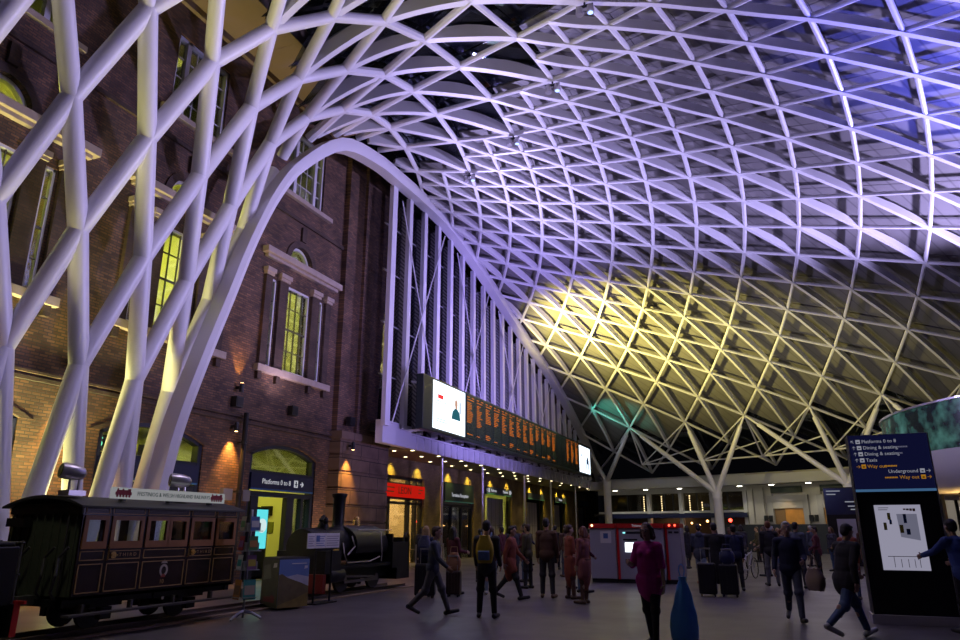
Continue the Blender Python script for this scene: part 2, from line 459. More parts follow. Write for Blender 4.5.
# ground floor arches -----------------------------------------------------
room('wall_hall', 5.5, 23.3, 0, 5.0, -21.0, ROOMW)
for y in (8.6, 15.0, 20.6): light('hall_lamp', 'AREA', (-18.6, y, 4.85), 95, YG, (-18.6, y, 0), 1.5)
SIGNTXT = emit_mat('lit_white_lettering', (.8, .82, .9), .55)
SIGNBLUE = mat('light_blue_stripe', (.03, .12, .3), .4)
for i, yc in enumerate(BAYS):
    d = sempty('door_%d' % (i + 1), (WX, yc, 0))
    mb = MB()
    o = arc_pts(yc, 1.86, 4.1, .4, 16); n_ = arc_pts(yc, 1.72, 4.05, .33, 16)
    mb.plate(o + n_[::-1], [], WX - .3, WX - .05)
    for s in (-1, 1): mb.box(WX - .3, WX - .05, yc + s * 1.79 - .08, yc + s * 1.79 + .08, 0, 4.12)
    mb.box(WX - .3, WX - .06, yc - 1.8, yc + 1.8, 3.46, 3.56); mb.box(WX - .3, WX - .06, yc - 1.8, yc + 1.8, 2.7, 2.86)
    ms = ((-1.36, .18), (.58, .2), (1.3, .07)) if i == 2 else ((-1.1, .09), (0, .09), (1.1, .09))
    for m_, w_ in ms: mb.box(WX - .28, WX - .08, yc + m_ - w_, yc + m_ + w_, 0, 2.75)
    mb.build('door_frame', FRAME_BLUE, d, world=True)
    mb = MB(); mb.plate([(yc - 1.75, 3.5), (yc + 1.75, 3.5)] + arc_pts(yc, 1.75, 4.06, .34, 14), [], WX - .19, WX - .18); mb.build('lunette_pane', GLASS, d, world=True)
    mb = MB()
    if i == 2:
        for a, b in ((-1.75, -1.5), (.75, 1.7)): mb.box(WX - .2, WX - .19, yc + a, yc + b, .1, 2.7)
    else:
        mb.box(WX - .2, WX - .19, yc - 1.75, yc + 1.75, .1, 2.7)
    mb.build('pane', GLASS, d, world=True)
    s = thing('fascia_sign', ['navy sign board across the arched doorway at the far left edge', 'navy sign board in the arch behind the white columns above the carriage roof',
                              'navy Platforms 0 to 8 sign above the arched doorway beside the pier'][i], 'sign', (WX, yc, 3.18))
    mb = MB(); mb.box(WX - .06, WX + .03, yc - 1.76, yc + 1.74, 2.9, 3.46); sb = mb.build('board', NAVY, s, world=True)
    mb = MB(); mb.box(WX + .028, WX + .036, yc - 1.76, yc + 1.74, 2.9, 2.95); mb.build('stripe', SIGNBLUE, sb, world=True)
    if i == 2:
        text_mesh('Platforms 0 to 8', .24, (WX + .032, yc - 1.2, 3.19), FACE_X, SIGNTXT, 'lettering', sb)
        mb = MB(); mb.box(WX + .03, WX + .04, yc + .57, yc + .79, 3.07, 3.32); mb.build('pictogram', SIGNTXT, sb, world=True)
        mb = MB(); mb.box(WX + .041, WX + .046, yc + .65, yc + .71, 3.1, 3.28); mb.box(WX + .041, WX + .046, yc + .6, yc + .76, 3.17, 3.2); mb.build('pictogram_figure', NAVY, sb, world=True)
        mb = MB(); mb.bar((WX + .036, yc + .93, 3.19), (WX + .036, yc + 1.12, 3.19), .012, .035)
        mb.bar((WX + .036, yc + 1.02, 3.27), (WX + .036, yc + 1.12, 3.19), .012, .035); mb.bar((WX + .036, yc + 1.02, 3.11), (WX + .036, yc + 1.12, 3.19), .012, .035)
        mb.build('arrow', SIGNTXT, sb, world=True)
    if i == 1:
        text_mesh('s', .26, (WX + .032, yc + .1, 3.2), FACE_X, SIGNTXT, 'lettering', s)
# things inside the hall
TEAL_SCREEN = emit_mat('teal_lit_poster', (.12, .75, .8), 1.0)
t = thing('poster_screen', 'lit teal poster screen inside the arched doorway', 'screen', (-17.4, 21.5, .01))
mb = MB(); mb.box(-17.5, -17.4, 20.95, 22.0, .01, 2.4); mb.build('housing', DARK, t, world=True)
mb = MB(); mb.box(-17.4, -17.39, 21.0, 21.95, .95, 2.32); td = mb.build('display', TEAL_SCREEN, t, world=True)
mb = MB(); mb.lathe((-17.388, 21.66, 1.75), [(.25, 0), (.25, .008)], 20, 'X'); mb.build('roundel', emit_mat('pale_roundel', (.7, .9, .9), .9), td, world=True)
t = MB(); t.box(-18.75, -18.25, 23.2, 23.29, 2.15, 2.5)
tag(t.build('wall_screen', BLACK, loc=(-18.5, 23.25, 2.15)), 'black wall screen high inside the yellow hall', 'screen')
t = MB(); t.box(-18.75, -18.15, 23.25, 23.29, 1.5, 1.9)
tag(t.build('notice_board', mat('olive_notice', (.2, .22, .06), .6), loc=(-18.5, 23.25, 1.5)), 'olive notice board below the wall screen in the hall', 'notice board')
t = thing('shelf', 'shelf with boxes seen through the arch behind the white columns', 'shelf', (-18, 15.6, 3.7))
mb = MB(); mb.box(-18.1, -17.6, 14.9, 16.6, 3.72, 3.77); mb.build('board', mat('shelf_wood', (.3, .3, .12), .6), t, world=True)
for y, h in ((15.1, .3), (15.55, .22), (16.0, .34)):
    t = MB(); t.box(-18.05, -17.75, y, y + .33, 3.77, 3.77 + h)
    tag(t.build('storage_box', mat('olive_box', (.2, .18, .06), .7), loc=(-17.9, y, 3.77)), {15.1: 'left storage box on the shelf behind the arched window', 15.55: 'low middle storage box on the shelf behind the arched window', 16.0: 'tallest storage box on the shelf behind the arched window'}[y], 'box', 'boxes on the hall shelf')
NEON = emit_mat('green_neon', (.2, .9, .55), 1.6)
t = thing('neon_sign', 'small green neon sign in the arch behind the white columns', 'sign', (-16.4, 13.5, 3.8))
text_mesh('25', .34, (-16.38, 13.28, 3.84), FACE_X, NEON, 'lettering', t)
mb = MB(); mb.box(-16.42, -16.41, 13.2, 13.8, 3.62, 4.05); mb.build('backing', DARK, t, world=True)

# wall lamps, speakers, drainpipe -----------------------------------------
WARM = (1, .45, .08)
LAMPGLOW = emit_mat('warm_lamp_glow', (1, .55, .2), 14)
def wall_lamp(y, z, label, up=False, x=WX, power=800):
    t = thing('wall_lamp', label, 'lamp', (x, y, z))
    mb = MB(); mb.lathe((x + .2, y, z), [(.065, 0), (.075, .02), (.075, .26), (.05, .3)], 14); sh_ = mb.build('shade', DARK, t, world=True, smooth=True)
    mb = MB(); mb.box(x, x + .14, y - .05, y + .05, z + .1, z + .2); mb.build('bracket', DARK, t, world=True)
    mb = MB(); mb.lathe((x + .2, y, z + (.301 if up else -.008)), [(.05, 0), (.05, .006)], 12); mb.build('lens', LAMPGLOW, sh_, world=True)
    s = 1 if up else -1
    light('wall_lamp_light', 'SPOT', (x + .2, y, z + (.33 if up else -.03)), power, WARM, (x + .05, y, z + s * 2.2), .03, 66, .8)
wall_lamp(18.0, 4.66, 'downlight glowing on the brick between the arched doorways')
wall_lamp(24.1, 4.66, 'downlight glowing on the stone pier base above the locomotive', x=-15.42)
wall_lamp(11.9, 4.66, 'downlight on the brick behind the leftmost crossing columns')
wall_lamp(18.05, 5.95, 'uplight above the string course between the arched doorways', True, power=170)
for (x, y, z), lb in {(-15.98, 18.0, 5.45): 'square black speaker just below the uplight', (-15.98, 20.95, 5.6): 'square black speaker on the brick under the tripartite window by the pier',
                  (-15.98, 12.1, 5.5): 'square black speaker behind the crossing white columns', (-15.6, 24.25, 5.65): 'square black speaker on the left of the pier ledge', (-15.48, 25.9, 5.62): 'square black speaker on the right of the pier ledge'}.items():
    t = thing('wall_speaker', lb, 'speaker', (x, y, z), group='wall speakers')
    mb = MB(); mb.box(x, x + .22, y - .17, y + .17, z, z + .34); mb.build('housing', DARK, t, world=True)
    mb = MB(); mb.box(x + .22, x + .23, y - .13, y + .13, z + .04, z + .3); mb.build('grille', BLACK, t, world=True)
t = thing('drainpipe', 'tall black drainpipe on the brick left of the Platforms doorway', 'pipe', (-15.74, 18.35, 0))
mb = MB(); mb.tube((-15.74, 18.35, 0), (-15.74, 18.35, 5.3), .085, n=14); mb.build('pipe', BLACK, t, world=True, smooth=True)
mb = MB()
for z in (1.2, 2.75, 4.3): mb.lathe((-15.74, 18.35, z), [(.11, 0), (.11, .08)], 14); mb.box(-15.97, -15.75, 18.3, 18.4, z, z + .06)
mb.build('clamp', DARK, t, world=True)
t = thing('junction_boxes', 'grey metal boxes on the brick either side of the drainpipe', 'box', (-15.98, 18.1, 2.5))
for y0, y1 in ((17.7, 18.12), (18.6, 18.95)):
    mb = MB(); mb.box(-15.96, -15.8, y0, y1, 2.5, 2.85); mb.build('box', mat('grey_box', (.25, .24, .24), .5, .3), t, world=True)

# =================================================================== SHOP WALL, MEZZANINE
SX = -17.2
OPEN = [(29.85, 34.45, 4.2), (36.9, 41.35, 4.25), (43.3, 48.4, 4.3), (51.8, 56.3, 4.3), (59.2, 63.0, 4.3), (67.4, 71.6, 4.3)]
mb = MB(); mb.plate([(27.3, 0), (76, 0), (76, 5.2), (27.3, 5.2)], [[(a, .005), (b, .005), (b, h), (a, h)] for a, b, h in OPEN], SX - .4, SX)
struct('wall_shops', mb, BRICK_OCHRE)
# brick behind the glazed screen with lit windows
UPW = [(30.7, 32.3, 6.2, 8.9), (30.7, 32.3, 10.4, 12.6), (34.8, 36.4, 7.2, 9.6), (40.5, 42.1, 7.2, 9.6), (46.5, 48.1, 7.2, 9.6), (34.8, 36.4, 10.8, 13)]
mb = MB(); mb.plate([(27.3, 5.2), (76, 5.2), (76, 19), (27.3, 19)], [[(a, z0), (b, z0), (b, z1), (a, z1)] for a, b, z0, z1 in UPW], SX - .6, SX - .2)
w_up = struct('wall_upper', mb, BRICK)
mb = MB(); mb.box(SX - .2, SX - .05, 27.4, 76, 9.95, 10.2); mb.box(SX - .2, SX + .05, 27.4, 76, 6.6, 6.8); mb.build('string_course', STONE, w_up)
mb = MB(); mb.box(-20.5, -20.4, 27.3, 76, 5.2, 14); mb.box(-20.5, SX - .6, 27.2, 27.3, 5.2, 14); mb.box(-20.5, SX - .6, 27.3, 76, 14, 14.1); mb.box(-20.5, SX - .6, 27.3, 76, 5.1, 5.2)
struct('wall_offices', mb, ROOMW)
for y in (30.2, 35.6, 41.3, 47.3): light('office_lamp', 'AREA', (-19, y, 13.6), 160, (.95, .72, .12), (-19, y, 0), 1.4)
for k, (a, b, z0, z1) in enumerate(UPW):
    w = sempty('window_%d' % (20 + k), (SX, (a + b) / 2, z0))
    mb = MB()
    for y in (a, a + .5, b - .57, b - .07): mb.box(SX - .45, SX - .3, y, y + .07, z0, z1)
    for z in (z0, (z0 + z1) / 2, z1 - .07): mb.box(SX - .45, SX - .3, a, b, z, z + .07)
    mb.build('window_frame', SASH, w, world=True)
    mb = MB(); mb.box(SX - .38, SX - .37, a, b, z0, z1); mb.build('pane', GLASS, w, world=True)

MX = -14.5
mz = sempty('ceiling_mezzanine', (MX, 45, 5.05))
mb = MB(); mb.box(SX, MX + .02, 27.46, 66, 5.05, 5.3); mb.build('soffit', SOFFIT, mz, world=True)
mb = MB(); mb.box(MX - .1, MX + .06, 24.9, 66, 5.02, 5.62); mb.box(MX - .2, MX + .145, 24.88, 27.4, 5.01, 5.95); mb.box(MX + .0, MX + .14, 24.9, 66, 5.6, 5.68)
mb.build('fascia', LILAC, mz, world=True)
mb = MB()
y = 25.0
while y < 66: mb.box(MX + .05, MX + .13, y, y + .07, 5.02, 5.62); y += .75
mb.build('fascia_rib', LILAC, mz, world=True)
mb = MB(); mb.box(SX - .2, MX, 27.46, 66, 5.3, 5.68); mb.build('deck', mat('deck_grey', (.2, .19, .2), .7), mz, world=True)

# downlights in the soffit
DOWN = emit_mat('downlight_glow', (1, .82, .45), 10)
spot_i = 0
def downlight(x, y, z, lens=DOWN):
    global spot_i
    t = thing('downlight', '', 'ceiling light', (x, y, z), group='round downlights in the mezzanine soffit')
    mb = MB(); mb.lathe((x, y, z - .02), [(.12, 0), (.13, .015)], 16); mb.build('rim', GREYW, t, world=True)
    mb = MB(); mb.lathe((x, y, z - .024), [(.085, 0), (.085, .003)], 14); mb.build('lens', lens, t, world=True)
    return t
order = ['first', 'second', 'third', 'fourth', 'fifth', 'sixth', 'seventh', 'eighth', 'ninth', 'tenth', 'eleventh', 'twelfth', 'thirteenth', 'fourteenth']
for row, (x, n0) in enumerate(((-14.75, 14), (-15.6, 11), (-16.4, 9))):
    for k in range(n0):
        y = 28.3 + k * 2.75 - row * .15
        t = downlight(x, y, 5.05)
        t['label'] = '%s round downlight from the pier in the %s row of the mezzanine soffit' % (order[k], ('outer', 'middle', 'inner')[row])
        if row == 1 and k % 2 == 0: light('downlight_beam', 'SPOT', (x, y, 5.0), 110, (1, .78, .45), (x, y, 0), .08, 95, .6)
YEL = (1, .78, .1)
for k, y in enumerate([30.7, 33.6, 37.5, 40.4, 44.2, 47.4, 52.5, 55.6, 60, 62.3]):
    light('wall_washer', 'SPOT', (SX + .42, y, 5.0), 330, YEL, (SX + .0, y, 3.5), .08, 88, 1)

# thin silver posts along the mezzanine edge
CHROME = mat('brushed_steel', (.55, .53, .55), .3, .8)
for k, y in enumerate([32.0, 37.4, 44.8, 50.9, 58.0]):
    t = thing('steel_post', '%s slender steel post along the mezzanine edge, counted from the pier' % order[k], 'post', (-15.0, y, 0), group='posts under the mezzanine')
    mb = MB(); mb.tube((-15, y, 0.01), (-15, y, 5.05), .07, n=12); mb.build('shaft', CHROME, t, world=True, smooth=True)
    mb = MB(); mb.lathe((-15, y, 0), [(.15, 0), (.15, .03), (.08, .06)], 14); mb.build('base', CHROME, t, world=True)

# shop fronts -------------------------------------------------------------
RED = emit_mat('red_lit_sign', (.62, .012, .006), .75)
REDTXT = mat('dark_red_letters', (.05, .02, .004), .5)
SHOPW = mat('cafe_wall', (.75, .62, .4), .7)
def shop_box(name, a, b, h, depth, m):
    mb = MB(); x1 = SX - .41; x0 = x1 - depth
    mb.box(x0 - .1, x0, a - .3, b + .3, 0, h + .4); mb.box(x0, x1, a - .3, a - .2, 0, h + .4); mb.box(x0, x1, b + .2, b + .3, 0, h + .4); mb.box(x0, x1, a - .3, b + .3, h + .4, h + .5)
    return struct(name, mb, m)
# cafe with the red fascia
a, b, h = OPEN[0]
shop_box('wall_cafe', a, b, h, 4.5, SHOPW)
d = sempty('door_4', (SX, (a + b) / 2, 0))
mb = MB()
for y in (a + .06, a + 1.02, 32.95, 33.75, b - .06): mb.box(SX - .3, SX - .1, y - .09, y + .09, 0, 4.2)
for z in (2.9, 3.14, 3.82, 4.12): mb.box(SX - .3, SX - .1, a, b, z - .06, z + .06)
mb.build('door_frame', DARK, d, world=True)
mb = MB(); mb.box(SX - .2, SX - .19, a, b, .1, 4.15); mb.build('pane', GLASS, d, world=True)
t = thing('shop_sign', 'red lit shop sign reading LEON above the cafe door', 'sign', (SX, (a + b) / 2, 3.2))
mb = MB(); mb.box(SX - .08, SX + .08, a + .1, b - .05, 3.18, 3.8); rb = mb.build('board', RED, t, world=True)
text_mesh('LEON', .5, (SX + .084, 32.15, 3.49), FACE_X, REDTXT, 'lettering', rb, align='CENTER', xs=1.1)
mb = MB()
for z, l in ((3.58, .9), (3.38, .85)): mb.box(SX + .08, SX + .086, a + .3, a + .3 + l, z, z + .05)
for z, l in ((3.58, .5), (3.42, .3)): mb.box(SX + .08, SX + .086, b - .8, b - .8 + l, z, z + .05)
mb.build('strapline', REDTXT, rb, world=True)
light('cafe_lamp', 'AREA', (-19.4, 32.2, 4.4), 480, (1, .62, .22), (-19.4, 32.2, 0), 2.4)
PEND = emit_mat('pendant_glow', (1, .65, .25), 12)
for k, (y, z, x) in enumerate(((31.5, 2.6, -19), (32.3, 2.25, -19.6), (33.1, 2.7, -19.3))):
    t = thing('pendant_lamp', ['hanging lamp at the left inside the cafe door', 'lowest hanging lamp inside the cafe', 'hanging lamp at the right inside the cafe'][k], 'lamp', (x, y, z), group='cafe pendants')
    mb = MB(); mb.lathe((x, y, z), [(.02, .2), (.12, .12), (.17, 0), (.165, -.005)], 14); mb.build('shade', DARK, t, world=True)
    mb = MB(); mb.ell((x, y, z + .01), (.07, .07, .07)); mb.build('bulb', PEND, t, world=True)
    mb = MB(); mb.tube((x, y, z + .19), (x, y, 4.6), .012, n=6); mb.build('cord', BLACK, t, world=True)
t = thing('serving_counter', 'pale cafe counter inside the lit doorway', 'counter', (-20.4, 32.2, 0))
mb = MB(); mb.box(-20.9, -20.2, 30.4, 34, 0.005, 1.05); mb.build('body', WHITE, t, world=True)
mb = MB(); mb.box(-20.95, -20.1, 30.3, 34.1, 1.05, 1.1); mb.build('worktop', mat('counter_top', (.4, .28, .14), .4), t, world=True)
mb = MB(); mb.box(-20.8, -20.5, 31, 33.5, 1.1, 1.45); mb.build('display_case', mat('display_case', (.7, .65, .55), .3), t, world=True)

signs = ['Terminus Reception', None, None, None, None]
for k, (a, b, h) in enumerate(OPEN[1:]):
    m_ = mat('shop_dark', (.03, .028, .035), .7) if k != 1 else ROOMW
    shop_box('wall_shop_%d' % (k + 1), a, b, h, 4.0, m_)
    d = sempty('door_%d' % (5 + k), (SX, (a + b) / 2, 0))
    mb = MB()
    for y in (a + .05, b - .05): mb.box(SX - .3, SX - .08, y - .07, y + .07, 0, h)
    mb.box(SX - .3, SX - .08, a, b, h - .1, h)
    if k == 0:
        for y in (a + 1.4, a + 2.9): mb.box(SX - .28, SX - .1, y - .05, y + .05, 0, 3.0)
        mb.box(SX - .28, SX - .1, a, b, 2.9, 3.05)
    mb.build('door_frame', DARK, d, world=True)
    if k == 0:
        mb = MB(); mb.box(SX - .2, SX - .19, a, b, .05, 2.95); mb.build('pane', GLASS, d, world=True)
        z0, z1 = 3.15, 4.2
    else:
        z0, z1 = 3.86, 4.32
        # grey screens partly closing the opening
        mb = MB(); mb.box(SX - .7, SX - .6, a + (1.9 if k == 1 else .15), b - .1, .005, 3.7); mb.build('partition', mat('grey_partition', (.23, .21, .25), .6), d, world=True)
        mb = MB()
        for q in range(1, 4): mb.box(SX - .6, SX - .59, a + 1.9 + (b - a - 2) * q / 4 - .012, a + 1.9 + (b - a - 2) * q / 4 + .012, .01, 3.7)
        mb.box(SX - .6, SX - .59, a + 1.9, b - .1, 1.9, 1.93)
        mb.build('partition_joint', DARK, d, world=True)
    s = thing('shop_sign', ['dark shop sign with white lettering right of the red cafe sign', 'navy platform sign with white icons, first beyond the dark shop sign', 'plain navy sign, second beyond the dark shop sign',
                            'navy sign with small white lettering, third beyond the dark shop sign', 'farthest navy sign under the mezzanine beside the tree column'][k], 'sign', (SX, (a + b) / 2, z0))
    mb = MB(); mb.box(SX - .06, SX + .07, a + .1, b - .1, z0, z1); mb.build('board', NAVY if k else mat('dark_green_sign', (.008, .018, .022), .4), s, world=True)
    mb = MB(); mb.box(SX + .07, SX + .078, a + .1, b - .1, z0, z0 + .06); mb.build('stripe', mat('teal_stripe', (.03, .16, .2), .4), s, world=True)
    if k == 0: text_mesh('Terminus Reception', .3, (SX + .074, a + 1.0, 3.55), FACE_X, SIGNTXT, 'lettering', s)
    if k == 1:
        mb = MB()
        for y in (a + .45, b - .6): mb.box(SX + .07, SX + .08, y, y + .25, 3.98, 4.25)
        for y, s_ in ((a + .2, 1), (b - .2, -1)):
            mb.bar((SX + .075, y - s_ * .06, 4.12), (SX + .075, y + s_ * .06, 4.2), .01, .04); mb.bar((SX + .075, y - s_ * .06, 4.12), (SX + .075, y + s_ * .06, 4.04), .01, .04)
        mb.build('pictogram', SIGNTXT, s, world=True)
        text_mesh('Platforms', .27, (SX + .074, a + .9, 4.11), FACE_X, SIGNTXT, 'lettering', s)
        text_mesh('Platforms', .27, (SX + .074, b - 1.9, 4.11), FACE_X, SIGNTXT, 'lettering', s)
    if k == 3: text_mesh('Platforms', .27, (SX + .074, a + 1.3, 4.11), FACE_X, SIGNTXT, 'lettering', s)
light('shop_lamp', 'AREA', (-19.2, 44.4, 4.4), 110, (.9, .9, .15), (-19.2, 44.4, 0), 1.2)
light('shop_lamp', 'AREA', (-19.2, 39.2, 4.4), 45, (.9, .8, .6), (-19.2, 39.2, 0), 1.2)
t = thing('shop_display', 'pale display panel in the window under the dark shop sign', 'display panel', (-18, 40.4, 0))
mb = MB(); mb.box(-18.1, -18, 39.7, 41.1, .005, 2.7); mb.build('panel', WHITE, t, world=True)
mb = MB(); mb.lathe((-17.99, 40.4, 1.9), [(.4, 0), (.4, .01)], 20, 'X'); mb.build('motif', mat('grey_motif', (.2, .19, .2), .6), t, world=True)

# =================================================================== DEPARTURE BOARD
bd = thing('departure_board', 'long black departure board with orange text hung from the mezzanine', 'departure board', (-13.3, 40.7, 5.65))
mb = MB(); mb.box(-13.36, -13.02, 25.8, 55.7, 5.62, 7.95); mb.build('housing', mat('board_housing', (.012, .02, .022), .35), bd, world=True, bevel=.03)
for y in range(27, 56, 4):
    mb = MB(); mb.bar((-13.36, y, 5.75), (-14.36, y, 5.72), .12, .1); mb.build('bracket', LILAC, bd, world=True)
    mb = MB(); mb.bar((-13.36, y, 7.7), (-14.2, y, 7.9), .09, .09); mb.build('stay', LILAC, bd, world=True)
SCR = emit_mat('white_screen', (.78, .9, 1.0), 2.1)
SCR_RED = emit_mat('screen_red', (.8, .05, .05), 1.2); SCR_GREY = emit_mat('screen_grey', (.5, .58, .68), 1.3); SCR_TEAL = emit_mat('screen_teal', (.02, .12, .16), 1); SCR_SKIN = emit_mat('screen_skin', (.6, .35, .25), 1)
SCR_DARK = emit_mat('screen_dark', (.03, .05, .1), 1)
X = -13.0
s1 = MB(); s1.box(X - .02, X, 26.75, 30.2, 5.78, 7.85); s1o = s1.build('display_screen', SCR, bd, world=True); s1o['label'] = 'bright white left display screen'
mb = MB(); mb.box(X, X + .006, 27.2, 27.75, 7.12, 7.3); mb.build('screen_badge', SCR_RED, s1o, world=True)
mb = MB()
for z, l, y0 in ((6.98, .5, 27.0), (6.98, .2, 27.9), (6.86, .3, 27.0), (6.2, 1.0, 27.05), (6.1, 1.1, 27.05)): mb.box(X, X + .006, y0, y0 + l, z, z + .05)
mb.box(X, X + .004, 28.42, 28.44, 5.9, 7.75); mb.box(X, X + .006, 29.5, 29.75, 6.75, 7.3)
mb.build('screen_text', SCR_GREY, s1o, world=True)
mb = MB(); mb.plate([(28.65, 6.42), (29.65, 6.42), (29.55, 6.75), (29.3, 6.92), (29.0, 6.92), (28.75, 6.75)], [], X, X + .006); mb.build('screen_suit', SCR_TEAL, s1o, world=True)
mb = MB(); mb.plate([(29.08, 6.92), (29.24, 6.92), (29.31, 7.1), (29.3, 7.28), (29.16, 7.36), (29.02, 7.28), (29.01, 7.1)], [], X, X + .008); mb.build('screen_face', SCR_SKIN, s1o, world=True)
s2 = MB(); s2.box(X - .02, X, 52.0, 55.3, 5.78, 7.75); s2o = s2.build('display_screen', SCR, bd, world=True); s2o['label'] = 'bright white far display screen'
mb = MB(); mb.plate([(54.0, 6.0), (54.25, 6.0), (54.3, 6.5), (54.6, 6.5), (54.65, 6.0), (54.85, 6.0), (54.8, 6.8), (54.45, 7.1), (54.1, 6.8)], [], X, X + .006); mb.box(X, X + .005, 52.4, 52.9, 7.0, 7.1)
mb.build('screen_figure', SCR_DARK, s2o, world=True)
ORANGE = emit_mat('orange_led', (1, .25, .02), .7)
LEDBACK = mat('led_panel', (.01, .022, .017), .25)
rng = random.Random(3)
NP = 18; PW = (51.8 - 30.35) / NP
for k in range(NP):
    y0 = 30.35 + k * PW
    mb = MB(); mb.box(X - .01, X + .008, y0 + .03, y0 + PW - .03, 5.76, 7.86); lp = mb.build('led_panel', LEDBACK, bd, world=True)
    if 12 < k < 15: continue
    mb = MB(); x0, x1 = X + .008, X + .012
    def word(y, z, L):
        while L > 0:
            l = min(L, rng.choice((.06, .08, .11))); mb.box(x0, x1, y, y + l, z, z + rng.choice((.03, .035, .04))); y += l + .025; L -= l + .025
    word(y0 + .1, 7.72, .28); word(y0 + .65, 7.72, .3); word(y0 + .1, 7.6, rng.uniform(.4, .85))
    rows = rng.randint(8, 13) if k < 15 else 15
    for r in range(rows): word(y0 + .1, 7.45 - r * .085, rng.uniform(.3, .75))
    if k < 13:
        word(y0 + .1, 5.95, rng.uniform(.3, .7))
        if k % 3 == 2: [word(y0 + .1, 6.05 + q * .08, rng.uniform(.4, .8)) for q in range(2)]
    mb.build('led_text', ORANGE, lp, world=True)

# =================================================================== LATTICE ROOF
AX = -22.5
YF = 9.6594; DM = 0.047805; P0 = 1.218067
UK = list(range(-24, 20, 2))
RK = [8.697, 9.119, 9.622, 10.205, 10.895, 11.769, 12.941, 14.152, 15.307, 16.598, 18.098, 19.673, 21.492, 23.464, 25.648, 28.166, 31.011, 34.313, 38.192, 42.807, 48.341, 54.981]
ZK = [2.305, 5.453, 8.316, 10.894, 13.393, 14.929, 15.992, 16.68, 16.979, 17.044, 16.938, 16.652, 16.427, 16.079, 15.729, 15.244, 14.639, 13.883, 12.896, 11.543, 9.492, 6.575]
CC = [1.0227, 1.963, 0.8983, 1.1964, 2.1178, -0.8066, 1.1874, 1.0675, 0.9422, 0.2722, 0.0104, -0.1469]
def cubic(x, y):
    n = len(x); h = [x[i + 1] - x[i] for i in range(n - 1)]
    a = [0] * n; b = [1] * n; c = [0] * n; d = [0] * n
    for i in range(1, n - 1):
        a[i] = h[i - 1]; b[i] = 2 * (h[i - 1] + h[i]); c[i] = h[i]; d[i] = 6 * ((y[i + 1] - y[i]) / h[i] - (y[i] - y[i - 1]) / h[i - 1])
    for i in range(1, n):
        w = a[i] / b[i - 1]; b[i] -= w * c[i - 1]; d[i] -= w * d[i - 1]
    m = [0] * n; m[-1] = d[-1] / b[-1]
    for i in range(n - 2, -1, -1): m[i] = (d[i] - c[i] * m[i + 1]) / b[i]
    def f(t):
        i = max(0, min(n - 2, int((t - x[0]) // 2))); D = t - x[i]; E = x[i + 1] - t
        return m[i] * E ** 3 / (6 * h[i]) + m[i + 1] * D ** 3 / (6 * h[i]) + (y[i] / h[i] - m[i] * h[i] / 6) * E + (y[i + 1] / h[i] - m[i + 1] * h[i] / 6) * D
    return f
fr, fz = cubic(UK, RK), cubic(UK, ZK)
def node(k, m):
    a = P0 + m * DM; kp = k / 20.0
    t = max(-1.0, min(1.12, a - .75))
    dr = t * (CC[0] + CC[1] * kp + CC[2] * kp ** 2) + t * t * (CC[3] + CC[4] * kp)
    dz = t * (CC[5] + CC[6] * kp + CC[7] * kp ** 2) + t * t * (CC[8] + CC[9] * kp)
    a += CC[10] * kp + CC[11] * kp ** 2
    r = fr(k) + dr; z = fz(k) + dz
    return Vector((AX + r * sin(a), YF + r * cos(a), z))
CLIPX = -14.0
def clip_seg(p, q, xc):
    if p.x >= xc and q.x >= xc: return p, q
    if p.x < xc and q.x < xc: return None
    t = (xc - p.x) / (q.x - p.x); r = p + (q - p) * t
    return (r, q) if p.x < xc else (p, r)
def trad(k):
    return max(.086, min(.215, .215 - (k + 17) * .0092))
M0, M1 = -26, 24
KMAX = 18
dbl = lambda k, m: m % 2 == 0 and (k - m - 2) % 4 == 0
sgl = lambda k, m: (k - m) % 2 == 0 and (k >= -3 or (k == -4 and m % 4 == 2))
tubes = []   # (p, q, r, kind)
def add_tube(k0, m0, k1, m1):
    p, q = node(k0, m0), node(k1, m1)
    xc = CLIPX if max(k0, k1) > -16 else (-14.75 if k0 > -22 else -15.7)
    c = clip_seg(p, q, xc)
    if c is None or (c[0] - c[1]).length < .12: return
    kk = (k0 + k1) / 2
    if k0 == -24: return
    tubes.append((c[0], c[1], trad(kk), kk))
ribs = {}
# funnel legs: crossing pairs that meet on the floor
FOOT = {14: (-14.75, 8.55), 10: (-14.75, 10.35), 6: (-14.75, 11.95), 2: (-14.75, 13.1), -2: (-14.95, 14.2)}
for m_ in (12, 8, 4, 0):
    for dm in (2, -2):
        fx, fy = FOOT[m_ + dm]
        tubes.append((Vector((fx, fy, 0)), node(-22, m_), .215, -23))
tris_g = []; tris_p = []
for m in range(M0, M1 + 1):
    for k in range(-24, KMAX + 1):
        s = sgl(k, m)
        dd = dbl(k, m) and k <= -4 or (dbl(k, m) and k == -2 and m % 4 == 0)
        if dd and not (k == -2) and not (k == -4 and m % 4 == 2):
            for dm in (2, -2): add_tube(k, m, k + 2, m + dm)
            if k >= -14: ribs.setdefault(m, []).append((k, k + 4))
            if k >= -14:
                for dm in (2, -2): tris_g.append((node(k, m), node(k + 4, m), node(k + 2, m + dm)))
        if s:
            for dm in (1, -1):
                if k + 1 <= KMAX: add_tube(k, m, k + 1, m + dm)
            if k + 2 <= KMAX:
                ribs.setdefault(m, []).append((k, k + 2))
                for dm in (1, -1):
                    (tris_p if k + 2 <= 17 else tris_g).append((node(k, m), node(k + 2, m), node(k + 1, m + dm)))

